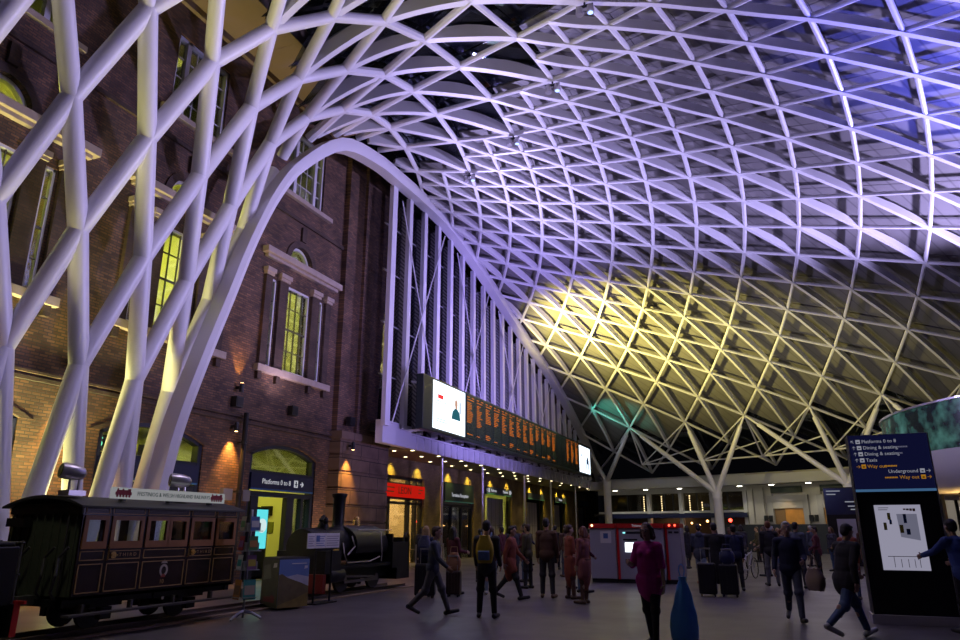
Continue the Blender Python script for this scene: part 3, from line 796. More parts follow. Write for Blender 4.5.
roof = thing('lattice_roof', 'white diagrid steel roof fanning out from a funnel of columns by the brick wall', 'roof', (-13.9, 12.0, 0))
camv = Vector((0, 0, 1.6))
FOV = lambda p: (p - camv).length
tubes.sort(key=lambda t: ((t[0] + t[1]) / 2 - camv).length / (t[2] * (t[1] - t[0]).length))
cnt = {'funnel_column': 0, 'diagonal_tube': 0}
rest = MB()
for p, q, r, kk in tubes:
    nm = 'funnel_column' if kk < -14 else 'diagonal_tube'
    d = (q - p).normalized()
    if cnt[nm] < 98:
        mb = MB(); mb.tube(p - d * r * .3, q + d * r * .3, r, n=20 if r > .15 else 12)
        mb.build(nm, STEEL, roof, world=True, smooth=True); cnt[nm] += 1
    else: rest.tube(p, q, r, n=8)
o = rest.build('thin_diagonal_tubes', STEEL, roof, world=True, smooth=True); o['kind'] = 'stuff'
# ribs: deep plates that swell between the nodes, one mesh for each radial line
def rib_mesh(m, segs):
    mb = MB(); any_ = False
    for k0, k1 in segs:
        big = k1 - k0 == 4
        n = 9 if big else 5
        pts = [node(k0 + (k1 - k0) * i / (n - 1), m) for i in range(n)]
        if max(p.x for p in pts) < CLIPX: continue
        if pts[0].x < CLIPX or pts[-1].x < CLIPX:
            pts = [p for p in pts if p.x >= CLIPX]
            if len(pts) < 2: continue
        any_ = True; n = len(pts); vs = []; a = P0 + m * DM; side = Vector((cos(a), -sin(a), 0))
        w = .11 if big else .078
        for i, p in enumerate(pts):
            d = (pts[min(i + 1, n - 1)] - pts[max(i - 1, 0)]).normalized(); up = side.cross(d)
            if up.z < 0: up = -up
            b = sin(PI * i / (n - 1)); lo = -.10 - (.04 if big else .02) * b; hi = .10 + (.24 if big else .13) * b
            for sx, h in ((-w, lo), (w, lo), (w, hi), (-w, hi)): vs.append(p + side * sx + up * h)
        fs = []
        for i in range(n - 1):
            for j in range(4): fs.append((i * 4 + j, i * 4 + (j + 1) % 4, i * 4 + 4 + (j + 1) % 4, i * 4 + 4 + j))
        fs += [(3, 2, 1, 0), tuple(range(4 * n - 4, 4 * n))]
        mb.add(vs, fs)
    return mb if any_ else None
for m, segs in sorted(ribs.items()):
    mb = rib_mesh(m, segs)
    if mb: mb.build('radial_rib', STEEL, roof, world=True)
# node collars on the funnel
col = MB()
# edge arch in the plane of the glazed screen
ARCH = [(13.15, 0.0), (13.35, 2.2), (13.65, 4.04), (14.26, 6.03), (14.94, 7.96), (15.71, 10.14), (16.65, 12.18), (17.8, 13.81), (20.11, 15.88), (22.71, 16.6), (24.92, 16.75), (27.45, 16.82), (30.38, 16.68), (33.8, 16.03), (37.79, 15.01), (42.5, 13.8), (48.16, 12.44), (54.96, 10.1), (59.7, 8.01), (62.8, 5.9)]
def smooth_poly(P, per=4):
    out = []
    for i in range(len(P) - 1):
        p0, p1, p2, p3 = P[max(i - 1, 0)], P[i], P[i + 1], P[min(i + 2, len(P) - 1)]
        for j in range(per):
            t = j / per
            out.append(tuple(.5 * (2 * p1[c] + (p2[c] - p0[c]) * t + (2 * p0[c] - 5 * p1[c] + 4 * p2[c] - p3[c]) * t * t + (3 * p1[c] - p0[c] - 3 * p2[c] + p3[c]) * t ** 3) for c in range(2)))
    out.append(P[-1]); return out
AC = smooth_poly(ARCH)
def arch_z(y):
    for i in range(len(AC) - 1):
        if AC[i][0] <= y <= AC[i + 1][0]: return AC[i][1] + (AC[i + 1][1] - AC[i][1]) * (y - AC[i][0]) / (AC[i + 1][0] - AC[i][0])
    return AC[-1][1]
mb = MB(); vs = []; n = len(AC)
for i, (y, z) in enumerate(AC):
    a, b = AC[max(i - 1, 0)], AC[min(i + 1, n - 1)]
    t = Vector((0, b[0] - a[0], b[1] - a[1])).normalized(); nr = Vector((0, -t.z, t.y)); c = Vector((-14.0, y, z))
    h = .155 + .115 * max(0, min(1, (y - 16) / 5))
    for sx, sn in ((.2, -h), (.26, 0), (.2, h), (-.3, h), (-.3, -h)): vs.append(c + Vector((sx, 0, 0)) + nr * sn)
fs = []
for i in range(n - 1):
    for j in range(5): fs.append((i * 5 + j, i * 5 + (j + 1) % 5, i * 5 + 5 + (j + 1) % 5, i * 5 + 5 + j))
fs += [(4, 3, 2, 1, 0), tuple(range(5 * n - 5, 5 * n))]
mb.add(vs, fs); mb.build('edge_arch', ARCHW, roof, world=True, smooth=True)['label'] = 'smooth white arch edging the glazed screen'
# small spotlights fixed at nodes of the lattice
for i, (k, m) in enumerate(((-2, 0), (-2, -4), (-2, -8), (-2, -12))):
    p = node(k, m) + Vector((0, 0, -.35))
    t = thing('roof_spotlight', ['chrome spotlight under the lattice, topmost of four in a diagonal line', 'chrome spotlight under the lattice, second from the top of four', 'chrome spotlight under the lattice, third from the top of four', 'chrome spotlight under the lattice, lowest of four nearest the arch'][i], 'spotlight', p, group='spotlights on the lattice')
    mb = MB()
    for dx in (-.16, .16): mb.lathe(p + Vector((dx, 0, -.14)), [(.11, 0), (.12, .05), (.09, .25)], 12)
    mb.build('lamp_head', CHROME, t, world=True, smooth=True)
    mb = MB(); mb.box(p.x - .25, p.x + .25, p.y - .03, p.y + .03, p.z + .1, p.z + .16); mb.tube(p + Vector((0, 0, .1)), p + Vector((0, 0, .35)), .03); mb.build('bracket', DARK, t, world=True)
    mb = MB(); mb.lathe(p + Vector((.16, 0, -.15)), [(.08, 0), (.08, .006)], 10); mb.build('lens', emit_mat('cool_lens%d' % i, (.3, .45, 1), 3), t, world=True)

# cladding panels and glass above the lattice
def clip_poly(P, xc):
    out = []
    for i in range(len(P)):
        a, b = P[i], P[(i + 1) % len(P)]
        if a.x >= xc: out.append(a)
        if (a.x >= xc) != (b.x >= xc): out.append(a + (b - a) * ((xc - a.x) / (b.x - a.x)))
    return out
def panels(tris, off, shrink, th):
    mb = MB()
    for T in tris:
        nrm = (T[1] - T[0]).cross(T[2] - T[0]).normalized()
        if nrm.z < 0: nrm = -nrm
        c = (T[0] + T[1] + T[2]) / 3
        P = [p + (c - p) * shrink + nrm * off for p in T]
        P = clip_poly(P, CLIPX + .05)
        if len(P) < 3: continue
        if (P[1] - P[0]).cross(P[2] - P[0]).dot(nrm) < 0: P.reverse()
        n = len(P); vs = P + [p + nrm * th for p in P]
        fs = [tuple(range(n - 1, -1, -1)), tuple(range(n, 2 * n))] + [(i, (i + 1) % n, n + (i + 1) % n, n + i) for i in range(n)]
        mb.add(vs, fs)
    return mb
struct('ceiling', panels(tris_p, .42, .012, .06), PANEL)
mb = MB()
for T in tris_p:
    nrm = (T[1] - T[0]).cross(T[2] - T[0]).normalized()
    if nrm.z < 0: nrm = -nrm
    P = clip_poly([p + nrm * .6 for p in T], CLIPX + .05)
    if len(P) >= 3: mb.add(P, [tuple(range(len(P)))])
struct('ceiling_deck', mb, DARK)
struct('ceiling_glass', panels(tris_g, .45, .0, .02), GLASS_ROOF)
# steel of the older roof above the glass
BEAM = mat('grey_roof_beam', (.3, .29, .27), .6)
for i in range(7):
    y = 12 + i * 3.2
    t = MB(); t.bar((-15.5, y, 21.4 + .1 * i), (16, y + 5, 20.2), .3, .6)
    for j in range(8):
        f = j / 8; p = Vector((-15.5, y, 21.4)).lerp(Vector((16, y + 5, 20.2)), f); t.bar(p, p + Vector((2, .3, 1.5)), .12, .12); t.bar(p + Vector((2, .3, 1.5)), p + Vector((4, .6, 0)), .12, .12)
    tag(t.build('roof_truss', BEAM, loc=(0, y + 2, 21)), 'grey truss above the dark roof glass, number %s from the brick wall end' % ['one', 'two', 'three', 'four', 'five', 'six', 'seven'][i], 'truss', 'trusses above the roof glass', 'structure')

# perimeter zone: secondary steel below the skirt
mb = MB()
for m in range(-24, 8, 2):
    a0 = node(16, m); a1 = node(18, m); 
    if a1.x < -13.5: continue
    b0 = node(16, m + 2); b1 = node(18, m + 2)
    dn = Vector((0, 0, -1.1))
    q = a0.lerp(a1, .5) + dn; q2 = b0.lerp(b1, .5) + dn
    mb.tube(a0, q, .06, n=8); mb.tube(q, a1, .06, n=8); mb.tube(q, b0.lerp(b1, .5), .05, n=8); mb.tube(q, q2, .06, n=8); mb.tube(a0, b1, .05, n=8); mb.tube(b0, q, .05, n=8)
mb.build('skirt_truss', STEEL, roof, world=True, smooth=True)

# =================================================================== GLAZED SCREEN WITH FINS
gs = sempty('window_screen', (-14.4, 42, 5.7))
FIN = mat('white_fin', (.66, .64, .72), .4)
def fin_web():
    m = bpy.data.materials.new('perforated_fin'); m.use_nodes = True; nt = m.node_tree; p = nt.nodes['Principled BSDF']
    v = axis_vec(nt, 0, 2)
    w = nt.nodes.new('ShaderNodeTexWave'); w.wave_type = 'BANDS'; w.bands_direction = 'DIAGONAL'; w.inputs['Scale'].default_value = 3.2; w.inputs['Distortion'].default_value = 2.5
    nt.links.new(v, w.inputs[0])
    c = nt.nodes.new('ShaderNodeMix'); c.data_type = 'RGBA'; c.inputs[6].default_value = (.1, .1, .12, 1); c.inputs[7].default_value = (.42, .41, .45, 1)
    nt.links.new(w.outputs['Fac'], c.inputs[0]); nt.links.new(c.outputs[2], p.inputs['Base Color']); p.inputs['Roughness'].default_value = .45
    return m
FINWEB = fin_web()
y = 25.0; fi = 0; fins = []
while y < 61.5:
    zt = arch_z(y) - .25
    wd = .2 if fi == 0 else .16
    mb = MB(); mb.box(-14.42, -14.22, y - wd, y + wd, 5.7, zt); mb.build('fin', FIN, gs, world=True)
    mb = MB(); mb.box(-14.95, -14.42, y - .04, y + .04, 5.68, zt - .3); fi and mb.build('fin_web', FINWEB, gs, world=True)
    fins.append((y, zt)); y += 1.55; fi += 1
mb = MB()
for i in range(0, len(fins) - 4, 4):
    (ya, za), (yb, zb) = fins[i], fins[i + 3]
    mb.tube((-14.15, ya + .5, za - .5), (-14.15, yb + .4, 5.8), .03, n=8); mb.tube((-14.12, yb + .4, zb - .4), (-14.12, ya + .2, 5.8), .03, n=8)
mb.build('tension_rod', FIN, gs, world=True)
mb = MB()
prof = [(25.0, 5.68)] + [(61.5, 5.68)] + [(yy, arch_z(yy) - .2) for yy in [61.5 - 1.2 * i for i in range(31)]]
mb.plate(prof, [], -14.72, -14.7); mb.build('pane', glass_mat('screen_glass', (.55, .57, .62), .1), gs, world=True)
mb = MB()
for z in (7.9, 10.2, 12.6, 14.8):
    ys = [yy for yy, zt in fins if zt > z + .3]
    mb.box(-14.76, -14.68, ys[0], ys[-1], z, z + .05)
mb.build('transom', mat('grey_transom', (.3, .29, .33), .5), gs, world=True)

# =================================================================== TREE COLUMNS
def tree_column(phi, r, zj, ms, label, extra=()):
    c = Vector((AX + r * sin(phi), YF + r * cos(phi), 0)); t = thing('tree_column', label, 'column', c, group='tree columns')
    mb = MB(); mb.lathe(c, [(.42, 0), (.42, .08), (.3, .16), (.3, zj - .5), (.33, zj - .45), (.33, zj - .38), (.31, zj - .3), (.36, zj)], 20); mb.build('trunk', STEEL, t, world=True, smooth=True)
    for m in ms:
        q = node(16, m); p = c + Vector((0, 0, zj - .12))
        d = (q - p); kn = p + d * .86
        mb = MB(); mb.path([p, p + d * .5, kn], [.19, .17, .15], 12); mb.path([kn, q], [.08, .07], 10); mb.build('branch', STEEL, t, world=True, smooth=True)
    for q in extra:
        mb = MB(); mb.path([c + Vector((0, 0, zj - .12)), Vector(q)], [.17, .15], 12); mb.build('branch', STEEL, t, world=True, smooth=True)
    return t
R_ = math.radians
tree_column(R_(11.0), 51.2, 5.6, (-18,), 'white tree column at the far end of the edge arch', ((-14, 62.5, 6.2), (-14.0, 59.5, 8.1)))
tree_column(R_(23.5), 47.6, 4.2, (-14, -16, -18), 'white tree column standing behind the crowd in the centre of the hall')
tree_column(R_(32.6), 50.6, 4.5, (-10, -12, -14), 'white tree column mostly hidden behind the navy totem sign')
tree_column(R_(43.0), 48.6, 4.5, (-6, -8, -10), 'white tree column beyond the curved balcony at the right edge')

# =================================================================== FAR CURVED BUILDING
def apt(phi, r, z=0): return Vector((AX + r * sin(phi), YF + r * cos(phi), z))
def arcslab(mb, r0, r1, p0, p1, z0, z1, n=24):
    vs = []; fs = []
    for i in range(n + 1):
        a = R_(p0 + (p1 - p0) * i / n)
        vs += [apt(a, r0, z0), apt(a, r1, z0), apt(a, r1, z1), apt(a, r0, z1)]
    for i in range(n):
        for j in range(4): fs.append((i * 4 + j, i * 4 + 4 + j, i * 4 + 4 + (j + 1) % 4, i * 4 + (j + 1) % 4))
    fs += [(0, 1, 2, 3), (4 * n + 3, 4 * n + 2, 4 * n + 1, 4 * n)]
    mb.add(vs, fs)
def abox(mb, r0, r1, p0, p1, z0, z1, n=2): arcslab(mb, r0, r1, p0, p1, z0, z1, n)
CREAM = mat('cream_stone', (.42, .40, .35), .7, noise=.12, nscale=2)
FARW = mat('far_white', (.5, .5, .49), .6)
wf = sempty('wall_far', apt(R_(20), 54.5))
mb = MB(); arcslab(mb, 54.5, 54.9, 8.6, 22.4, 4.55, 5.9); arcslab(mb, 54.5, 54.9, 8.6, 22.4, 2.95, 3.12)
for p in (9.6, 13.5, 16.5, 19.3, 22.2): abox(mb, 54.4, 54.8, p - .16, p + .16, 0, 4.6)
mb.build('piers', FARW, wf, world=True)
mb = MB(); arcslab(mb, 57.5, 57.7, 8, 23, 0, 6); arcslab(mb, 54.9, 57.5, 8, 23, 2.8, 2.95); mb.build('back_wall', mat('far_dark', (.06, .055, .05), .8), wf, world=True)
mb = MB(); arcslab(mb, 54.75, 54.8, 9.6, 22.3, 3.1, 4.6); mb.build('window_pane', glass_mat('far_glass', (.75, .75, .7), .04), wf, world=True)
mb = MB()
for p in (11.4, 12.6, 14.9, 15.7, 17.9, 20.6): abox(mb, 54.6, 54.75, p - .04, p + .04, 3.1, 4.6)
mb.build('mullion', DARK, wf, world=True)
mb = MB(); arcslab(mb, 54.5, 55.0, 22.4, 46, 0, 5.9)
for p in (22.7, 23.6, 24.3, 27.9, 28.2): abox(mb, 54.3, 54.6, p - .22, p + .22, 0, 4.7)
mb.build('stone_wall', CREAM, wf, world=True)
mb = MB(); arcslab(mb, 52.4, 54.5, 8.6, 46, 4.95, 5.45, 40); arcslab(mb, 52.3, 52.42, 8.6, 46, 4.9, 5.6, 40); mb.build('canopy', FARW, wf, world=True)
mb = MB(); arcslab(mb, 54.15, 54.3, 9.4, 22.4, 2.55, 2.9); mb.build('sign_band', NAVY, wf, world=True)
FARLED = emit_mat('far_warm_strip', (1, .75, .42), 4.0)
for k, p in enumerate((12.75, 14.42, 17.0, 18.1, 19.0)):
    t = thing('light_string', '%s vertical string of warm bulbs in the far upper windows, counted from the left' % order[k], 'light string', apt(R_(p), 55.2, 3.1), group='bulb strings in the far windows')
    mb = MB()
    for j in range(7 if k != 3 else 4): mb.ell(apt(R_(p), 55.2, 3.2 + j * .19), (.05, .05, .06), 8, 6)
    mb.build('bulb', FARLED, t, world=True)
    mb = MB(); mb.tube(apt(R_(p), 55.24, 3.1), apt(R_(p), 55.24, 4.6), .012, n=6); mb.build('wire', DARK, t, world=True)
FARBULB = emit_mat('far_orange', (1, .5, .15), 7); FARRED = emit_mat('far_red', (1, .05, .03), 9)
for k, (p, z, m_, r) in enumerate(((13.2, 2.1, FARBULB, .07), (15.3, 1.95, FARBULB, .06), (16.9, 2.15, FARBULB, .08), (17.6, 2.0, FARBULB, .06), (18.3, 2.3, FARBULB, .1), (20.3, 2.35, FARRED, .14), (12.0, 2.0, FARBULB, .06), (19.0, 1.9, FARRED, .07))):
    t = MB(); t.ell(apt(R_(p), 55.5, z), (r, r, r), 10, 8)
    tag(t.build('globe_lamp', m_, loc=apt(R_(p), 55.5, z)), ['warm globe lamp under the far sign band', 'small warm globe lamp in the far cafe', 'warm globe lamp left of the tree column', 'small warm globe lamp low beside the tree column', 'brightest orange globe lamp left of the tree column', 'bright red lamp right of the central tree column', 'small warm lamp above the ticket machines', 'small red lamp behind the central tree column'][k], 'lamp', 'lamps in the far cafe')
light('far_cafe_lamp', 'AREA', apt(R_(15), 56, 2.7), 30, (1, .5, .2), apt(R_(15), 56, 0), 3)
light('far_upper_lamp', 'AREA', apt(R_(16), 56, 5.5), 25, (1, .75, .4), apt(R_(16), 56, 0), 3)
# lamps under the canopy
FARDOWN = emit_mat('canopy_lamp_glow', (.95, .92, .75), 16)
for k, p in enumerate((11.0, 14.0, 17.2, 22.6, 25.3, 28.3, 33, 38)):
    c = apt(R_(p), 52.9, 4.95); t = thing('canopy_light', '%s oval light under the far canopy, counted from the left' % order[k], 'ceiling light', c, group='lights under the far canopy')
    mb = MB(); mb.lathe(c + Vector((0, 0, -.12)), [(.2, 0), (.34, .06), (.34, .12)], 16); mb.build('housing', WHITE, t, world=True)
    mb = MB(); mb.lathe(c + Vector((0, 0, -.135)), [(.19, 0), (.19, .012)], 14); mb.build('lens', FARDOWN, t, world=True)
    light('canopy_beam', 'SPOT', c + Vector((0, 0, -.2)), 95, (1, .93, .74), c + Vector((0, 0, -5)), .1, 120, .6)
# stone portals with timber doors
WOOD = mat('orange_timber', (.5, .24, .05), .5, noise=.3, nscale=3)
for k, (pc, hw) in enumerate(((25.75, 1.2), (29.7, 1.2))):
    d = sempty('door_%d' % (12 + k), apt(R_(pc), 54.4))
    mb = MB(); abox(mb, 54.25, 54.6, pc - 1.62, pc - 1.2, 0, 4.1); abox(mb, 54.25, 54.6, pc + 1.2, pc + 1.62, 0, 4.1); abox(mb, 54.25, 54.6, pc - 1.62, pc + 1.62, 3.65, 4.1); mb.build('surround', mat('grey_stone', (.33, .32, .29), .75), d, world=True)
    mb = MB(); abox(mb, 54.3, 54.55, pc - 1.2, pc + 1.2, 3.15, 3.65); mb.build('lintel', CREAM, d, world=True)
    mb = MB(); abox(mb, 54.38, 54.52, pc - (.3 if k == 0 else 1.2), pc + 1.15, 0, 3.15); mb.build('door_leaf', WOOD, d, world=True)
    mb = MB(); abox(mb, 54.40, 54.5, pc - 1.15, pc - .32, 0, 3.15); mb.build('door_leaf_open', mat('dim_timber', (.2, .12, .05), .6), d, world=True)
    light('door_lamp', 'SPOT', apt(R_(pc), 53.4, 4.6), 60, (1, .6, .2), apt(R_(pc), 54.4, 1.6), .1, 60, .6)
    mb = MB(); arcslab(mb, 54.3, 54.46, pc - 1.3, pc + 1.2, 4.3, 4.75, 6)
    tag(mb.build('oval_panel', mat('dark_green_panel', (.02, .035, .03), .5), loc=apt(R_(pc), 54.4, 4.5)), ['dark oval panel above the left timber door', 'dark oval panel above the right timber door'][k], 'panel')
for k, p in enumerate((24.15, 27.75)):
    c = apt(R_(p), 54.2, 2.1); t = thing('wall_sign', ['small dark double wall sign left of the timber door', 'small dark wall sign between the timber doors'][k], 'sign', c)
    mb = MB(); abox(mb, 54.1, 54.25, p - .35, p - .05, 2.2, 2.65); abox(mb, 54.1, 54.25, p + .05, p + .3, 2.2, 2.65); mb.build('plate', DARK, t, world=True)
    mb = MB(); abox(mb, 54.2, 54.45, p - .05, p + .05, 2.4, 2.45); mb.build('bracket', DARK, t, world=True)
mb = MB(); arcslab(mb, 53.2, 53.3, 19.6, 36, .01, 2.0, 14)
ho = struct('wall_hoarding', mb, mat('slate_hoarding', (.025, .032, .042), .6))

# curved balcony at the right ------------------------------------------------
DC = Vector((13.6, 33.2, 0)); DR = 9.0
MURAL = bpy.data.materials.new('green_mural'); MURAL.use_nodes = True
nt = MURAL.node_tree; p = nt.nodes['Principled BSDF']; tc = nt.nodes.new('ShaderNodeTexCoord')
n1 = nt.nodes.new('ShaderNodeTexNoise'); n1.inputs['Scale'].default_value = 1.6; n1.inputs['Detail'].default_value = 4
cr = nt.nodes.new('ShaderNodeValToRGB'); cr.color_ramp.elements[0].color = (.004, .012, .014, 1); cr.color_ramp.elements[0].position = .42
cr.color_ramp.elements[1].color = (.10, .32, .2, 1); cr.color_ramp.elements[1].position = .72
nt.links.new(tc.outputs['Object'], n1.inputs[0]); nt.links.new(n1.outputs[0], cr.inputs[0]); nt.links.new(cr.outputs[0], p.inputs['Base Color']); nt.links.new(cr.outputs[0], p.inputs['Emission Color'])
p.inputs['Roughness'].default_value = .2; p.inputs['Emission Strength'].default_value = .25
wb = sempty('wall_balcony', DC)
mb = MB(); prof = [(DR - .1, 4.35), (DR, 4.4), (DR, 5.95), (DR - .1, 5.98)]
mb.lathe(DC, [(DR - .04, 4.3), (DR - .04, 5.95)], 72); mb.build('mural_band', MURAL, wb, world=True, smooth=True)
mb = MB(); mb.lathe(DC, [(DR - .9, 2.9), (DR - .55, 3.1), (DR - .12, 3.85), (DR, 4.3)], 72); mb.build('drum', WHITE, wb, world=True, smooth=True)
mb = MB(); mb.lathe(DC, [(DR + .03, 5.93), (DR + .03, 6.0)], 72); mb.build('handrail', CHROME, wb, world=True)
mb = MB()
for i in range(36):
    a = 2 * PI * i / 36; c = DC + Vector((cos(a) * (DR - 1.3), sin(a) * (DR - 1.3), 0)); mb.tube(c + Vector((0, 0, .01)), c + Vector((0, 0, 2.9)), .07, n=8)
mb.build('mullion', DARK, wb, world=True)
mb = MB(); mb.lathe(DC, [(DR - 2.4, 0.01), (DR - 2.4, 2.9)], 48); mb.build('shop_wall', mat('warm_shop', (.3, .22, .12), .7), wb, world=True)
ORB = emit_mat('orange_shop_lamp', (1, .4, .08), 6)
for k, (a, z) in enumerate(((195, 2.2), (202, 2.5), (208, 2.05), (214, 2.4), (220, 2.2))):
    c = DC + Vector((cos(R_(a)) * (DR - 1.9), sin(R_(a)) * (DR - 1.9), z)); t = MB(); t.ell(c, (.09, .09, .09), 10, 8)
    tag(t.build('globe_lamp', ORB, loc=c), '%s orange lamp below the curved balcony, counted from the left' % order[k], 'lamp', 'lamps under the balcony')
light('balcony_lamp', 'POINT', DC + Vector((-7.4, -2.6, 2.5)), 30, (1, .6, .2), size=.2)

# =================================================================== TRACK, CARRIAGE, TENDER, LOCOMOTIVE
TX = -10.6
RAILM = mat('rail_steel', (.16, .13, .11), .5, .5)
BED = mat('timber_bed', (.17, .125, .085), .8, noise=.3, nscale=6)
t = thing('display_track', 'narrow gauge display track under the carriage and locomotive', 'track', (TX, 12, 0))
mb = MB(); mb.box(TX - .62, TX + .55, 4.2, 19.6, .004, .03); mb.build('bed', BED, t, world=True)
for s in (-1, 1):
    mb = MB(); mb.box(TX + s * .3 - .035, TX + s * .3 + .035, 4.2, 19.5, .03, .045); mb.box(TX + s * .3 - .012, TX + s * .3 + .012, 4.2, 19.5, .045, .085); mb.box(TX + s * .3 - .025, TX + s * .3 + .025, 4.2, 19.5, .085, .1)
    mb.build('rail', RAILM, t, world=True)
mb = MB(); mb.box(TX + .47, TX + .6, 4.2, 19.5, .005, .04); mb.build('kerb', mat('pale_timber', (.3, .22, .14), .8, noise=.3), t, world=True)
RZ = .1
CARB = mat('dark_umber_coach', (.022, .011, .009), .25)
GOLD = mat('gold_lining', (.42, .26, .11), .4, .3)
BRASS = mat('brass', (.75, .5, .16), .25, .9)
TEAK = mat('teak_frame', (.3, .12, .03), .4, noise=.25, nscale=9)
COACHIN = mat('coach_interior', (.09, .05, .03), .7)
ENDM = mat('dark_green_planks', (.07, .085, .05), .5)
cx, cy = TX, 9.72
car = thing('railway_carriage', 'small dark brown vintage third class carriage with gold lining and teak windows', 'railway carriage', (cx, cy, RZ))
def L(mb, name, m, parent=car, **k): return mb.build(name, m, parent, **k)
HW, HL = .8, 1.72
DIV = [(-1.72, -1.22, 'p'), (-1.22, -.52, 'd'), (-.52, .48, 'c'), (.48, 1.13, 'd'), (1.13, 1.72, 'p')]
# body shell with real window openings
wins = []
for a, b, k in DIV:
    if k == 'c': wins += [(a + .08, -.04), (.04, b - .08)]
    else: wins.append((a + .08, b - .08))
hl = [[(a, 1.28), (b, 1.28), (b, 1.68), (a, 1.68)] for a, b in wins]
mb = MB()
mb.plate([(-HL, .5), (HL, .5), (HL, 1.86), (-HL, 1.86)], hl, HW - .04, HW)
mb.plate([(-HL, .5), (HL, .5), (HL, 1.86), (-HL, 1.86)], hl, -HW, -HW + .04)
mb.box(-HW, HW, -HL, HL, .5, .54)
L(mb, 'body', CARB)
for e_ in (-1, 1):
    mb = MB(); mb.box(-HW + .02, HW - .02, e_ * (HL - .02) - .02, e_ * (HL - .02) + .02, .5, 1.9); mb.box(-HW, HW, e_ * (HL + .015) - .015, e_ * (HL + .015) + .015, 1.74, 1.84)
    for i in range(9):
        x = -HW + .1 + i * .175; mb.box(x - .012, x + .012, e_ * (HL + .012) - .013, e_ * (HL + .012) + .013, .55, 1.86)
    L(mb, 'end_wall', ENDM)
DOORS = {}
for a, b, k in DIV:
    if k == 'd':
        mb = MB(); mb.plate([(a + .015, .56), (b - .015, .56), (b - .015, 1.855), (a + .015, 1.855)], [[(a + .08, 1.28), (b - .08, 1.28), (b - .08, 1.68), (a + .08, 1.68)]], HW - .002, HW + .006)
        DOORS[a] = L(mb, 'door', CARB)
mb = MB()
for y in (-1.22, -.52, .48, 1.13): mb.box(-HW + .05, HW - .05, y - .02, y + .02, .54, 1.25)
for y in (-1.5, -.87, 0, .8, 1.42): mb.box(-HW + .06, HW - .06, y - .2, y + .2, .9, .98)
L(mb, 'bench', COACHIN)
mb = MB(); n = 12; vs = []
for y in (-HL - .12, HL + .12):
    for i in range(n + 1):
        u = -1 + 2 * i / n; vs.append((u * (HW + .1), y, 1.86 + .17 * (1 - u * u)))
    for i in range(n + 1):
        u = 1 - 2 * i / n; vs.append((u * (HW + .1), y, 1.83 + .15 * (1 - u * u)))
k = 2 * (n + 1); fs = [(i, (i + 1) % k, k + (i + 1) % k, k + i) for i in range(k)] + [tuple(range(k - 1, -1, -1)), tuple(range(k, 2 * k))]
mb.add(vs, fs); L(mb, 'roof', mat('roof_canvas', (.03, .032, .03), .6), smooth=True)
for a, b in wins:
    for s in (1,):
        mb = MB(); x0, x1 = HW - .01, HW + .025
        mb.plate([(a - .05, 1.22), (b + .05, 1.22), (b + .05, 1.72), (a - .05, 1.72)], [[(a + .02, 1.33), (b - .02, 1.33), (b - .02, 1.65), (a + .02, 1.65)]], x0, x1)
        wf_ = L(mb, 'window_frame', TEAK, DOORS.get(round(a - .08, 2), car))
        mb = MB(); mb.box(HW - .02, HW - .012, a, b, 1.3, 1.67); L(mb, 'window_pane', GLASS, wf_ if wf_.parent == car else wf_.parent)
        mb = MB(); mb.box(-HW + .012, -HW + .02, a, b, 1.3, 1.67); L(mb, 'window_pane', GLASS)
def lining(mb, a, b, z0, z1, w=.013):
    x0, x1 = HW, HW + .013
    for y in (a, b - w): mb.box(x0, x1, y, y + w, z0, z1)
    for z in (z0, z1 - w): mb.box(x0, x1, a, b, z, z + w)
mb = MB()
for a, b, k in DIV:
    lining(mb, a + .035, b - .035, .58, 1.0); lining(mb, a + .035, b - .035, 1.05, 1.19)
    lining(mb, a + .035, b - .035, 1.745, 1.845, .009)
L(mb, 'gold_lining', GOLD)
mb = MB()
for a, b, k in DIV:
    for z in (1.765, 1.79, 1.815): mb.box(HW, HW + .014, a + .06, b - .06, z, z + .013)
L(mb, 'louvre', mat('louvre_purple', (.05, .035, .05), .4))
for a, b, k in DIV:
    if k != 'd': continue
    mb = MB(); mb.lathe((HW + .004, a + .14, 1.12), [(.055, 0), (.055, .015)], 16, 'X'); mb.lathe((HW + .018, a + .14, 1.12), [(.02, 0), (.02, .03)], 10, 'X'); mb.box(HW + .03, HW + .045, a + .09, a + .2, 1.11, 1.13)
    L(mb, 'door_handle', BRASS, DOORS[a])
    mb = MB(); mb.path([(HW, a + .015, 1.04), (HW + .05, a + .015, 1.06), (HW + .05, a + .015, 1.24), (HW, a + .015, 1.26)], .011, 6); L(mb, 'grab_rail', BRASS, DOORS[a])
    text_mesh('T H I R D' if a < 0 else 'T H I R D', .075, (HW + .009, a + .245, 1.12), FACE_X, GOLD, 'lettering', DOORS[a], world=False, xs=1.15)
text_mesh('10', .1, (HW + .004, -.02, .66), FACE_X, GOLD, 'number', car, world=False, align='CENTER')
mb = MB()
o = [(.09 * cos(2 * PI * i / 20), .8 + .1 * sin(2 * PI * i / 20) + .04) for i in range(20)]; ii = [(.055 * cos(2 * PI * i / 20), .84 + .065 * sin(2 * PI * i / 20)) for i in range(20)]
mb.plate(o, [ii], HW, HW + .008); mb.plate([(-.07, .955), (.07, .955), (.05, .975), (.075, 1.0), (.03, .985), (0, 1.01), (-.03, .985), (-.075, 1.0), (-.05, .975)], [], HW, HW + .008)
L(mb, 'crest', mat('pale_crest', (.45, .4, .36), .5))
mb = MB(); mb.plate([(-.05, .73), (.05, .73), (.03, .78), (-.03, .78)], [], HW, HW + .009); L(mb, 'crest_ribbon', mat('red_ribbon', (.3, .04, .02), .5))
mb = MB()
for s in (-1, 1): mb.box(s * .62 - .05, s * .62 + .05, -HL - .05, HL + .05, .4, .5)
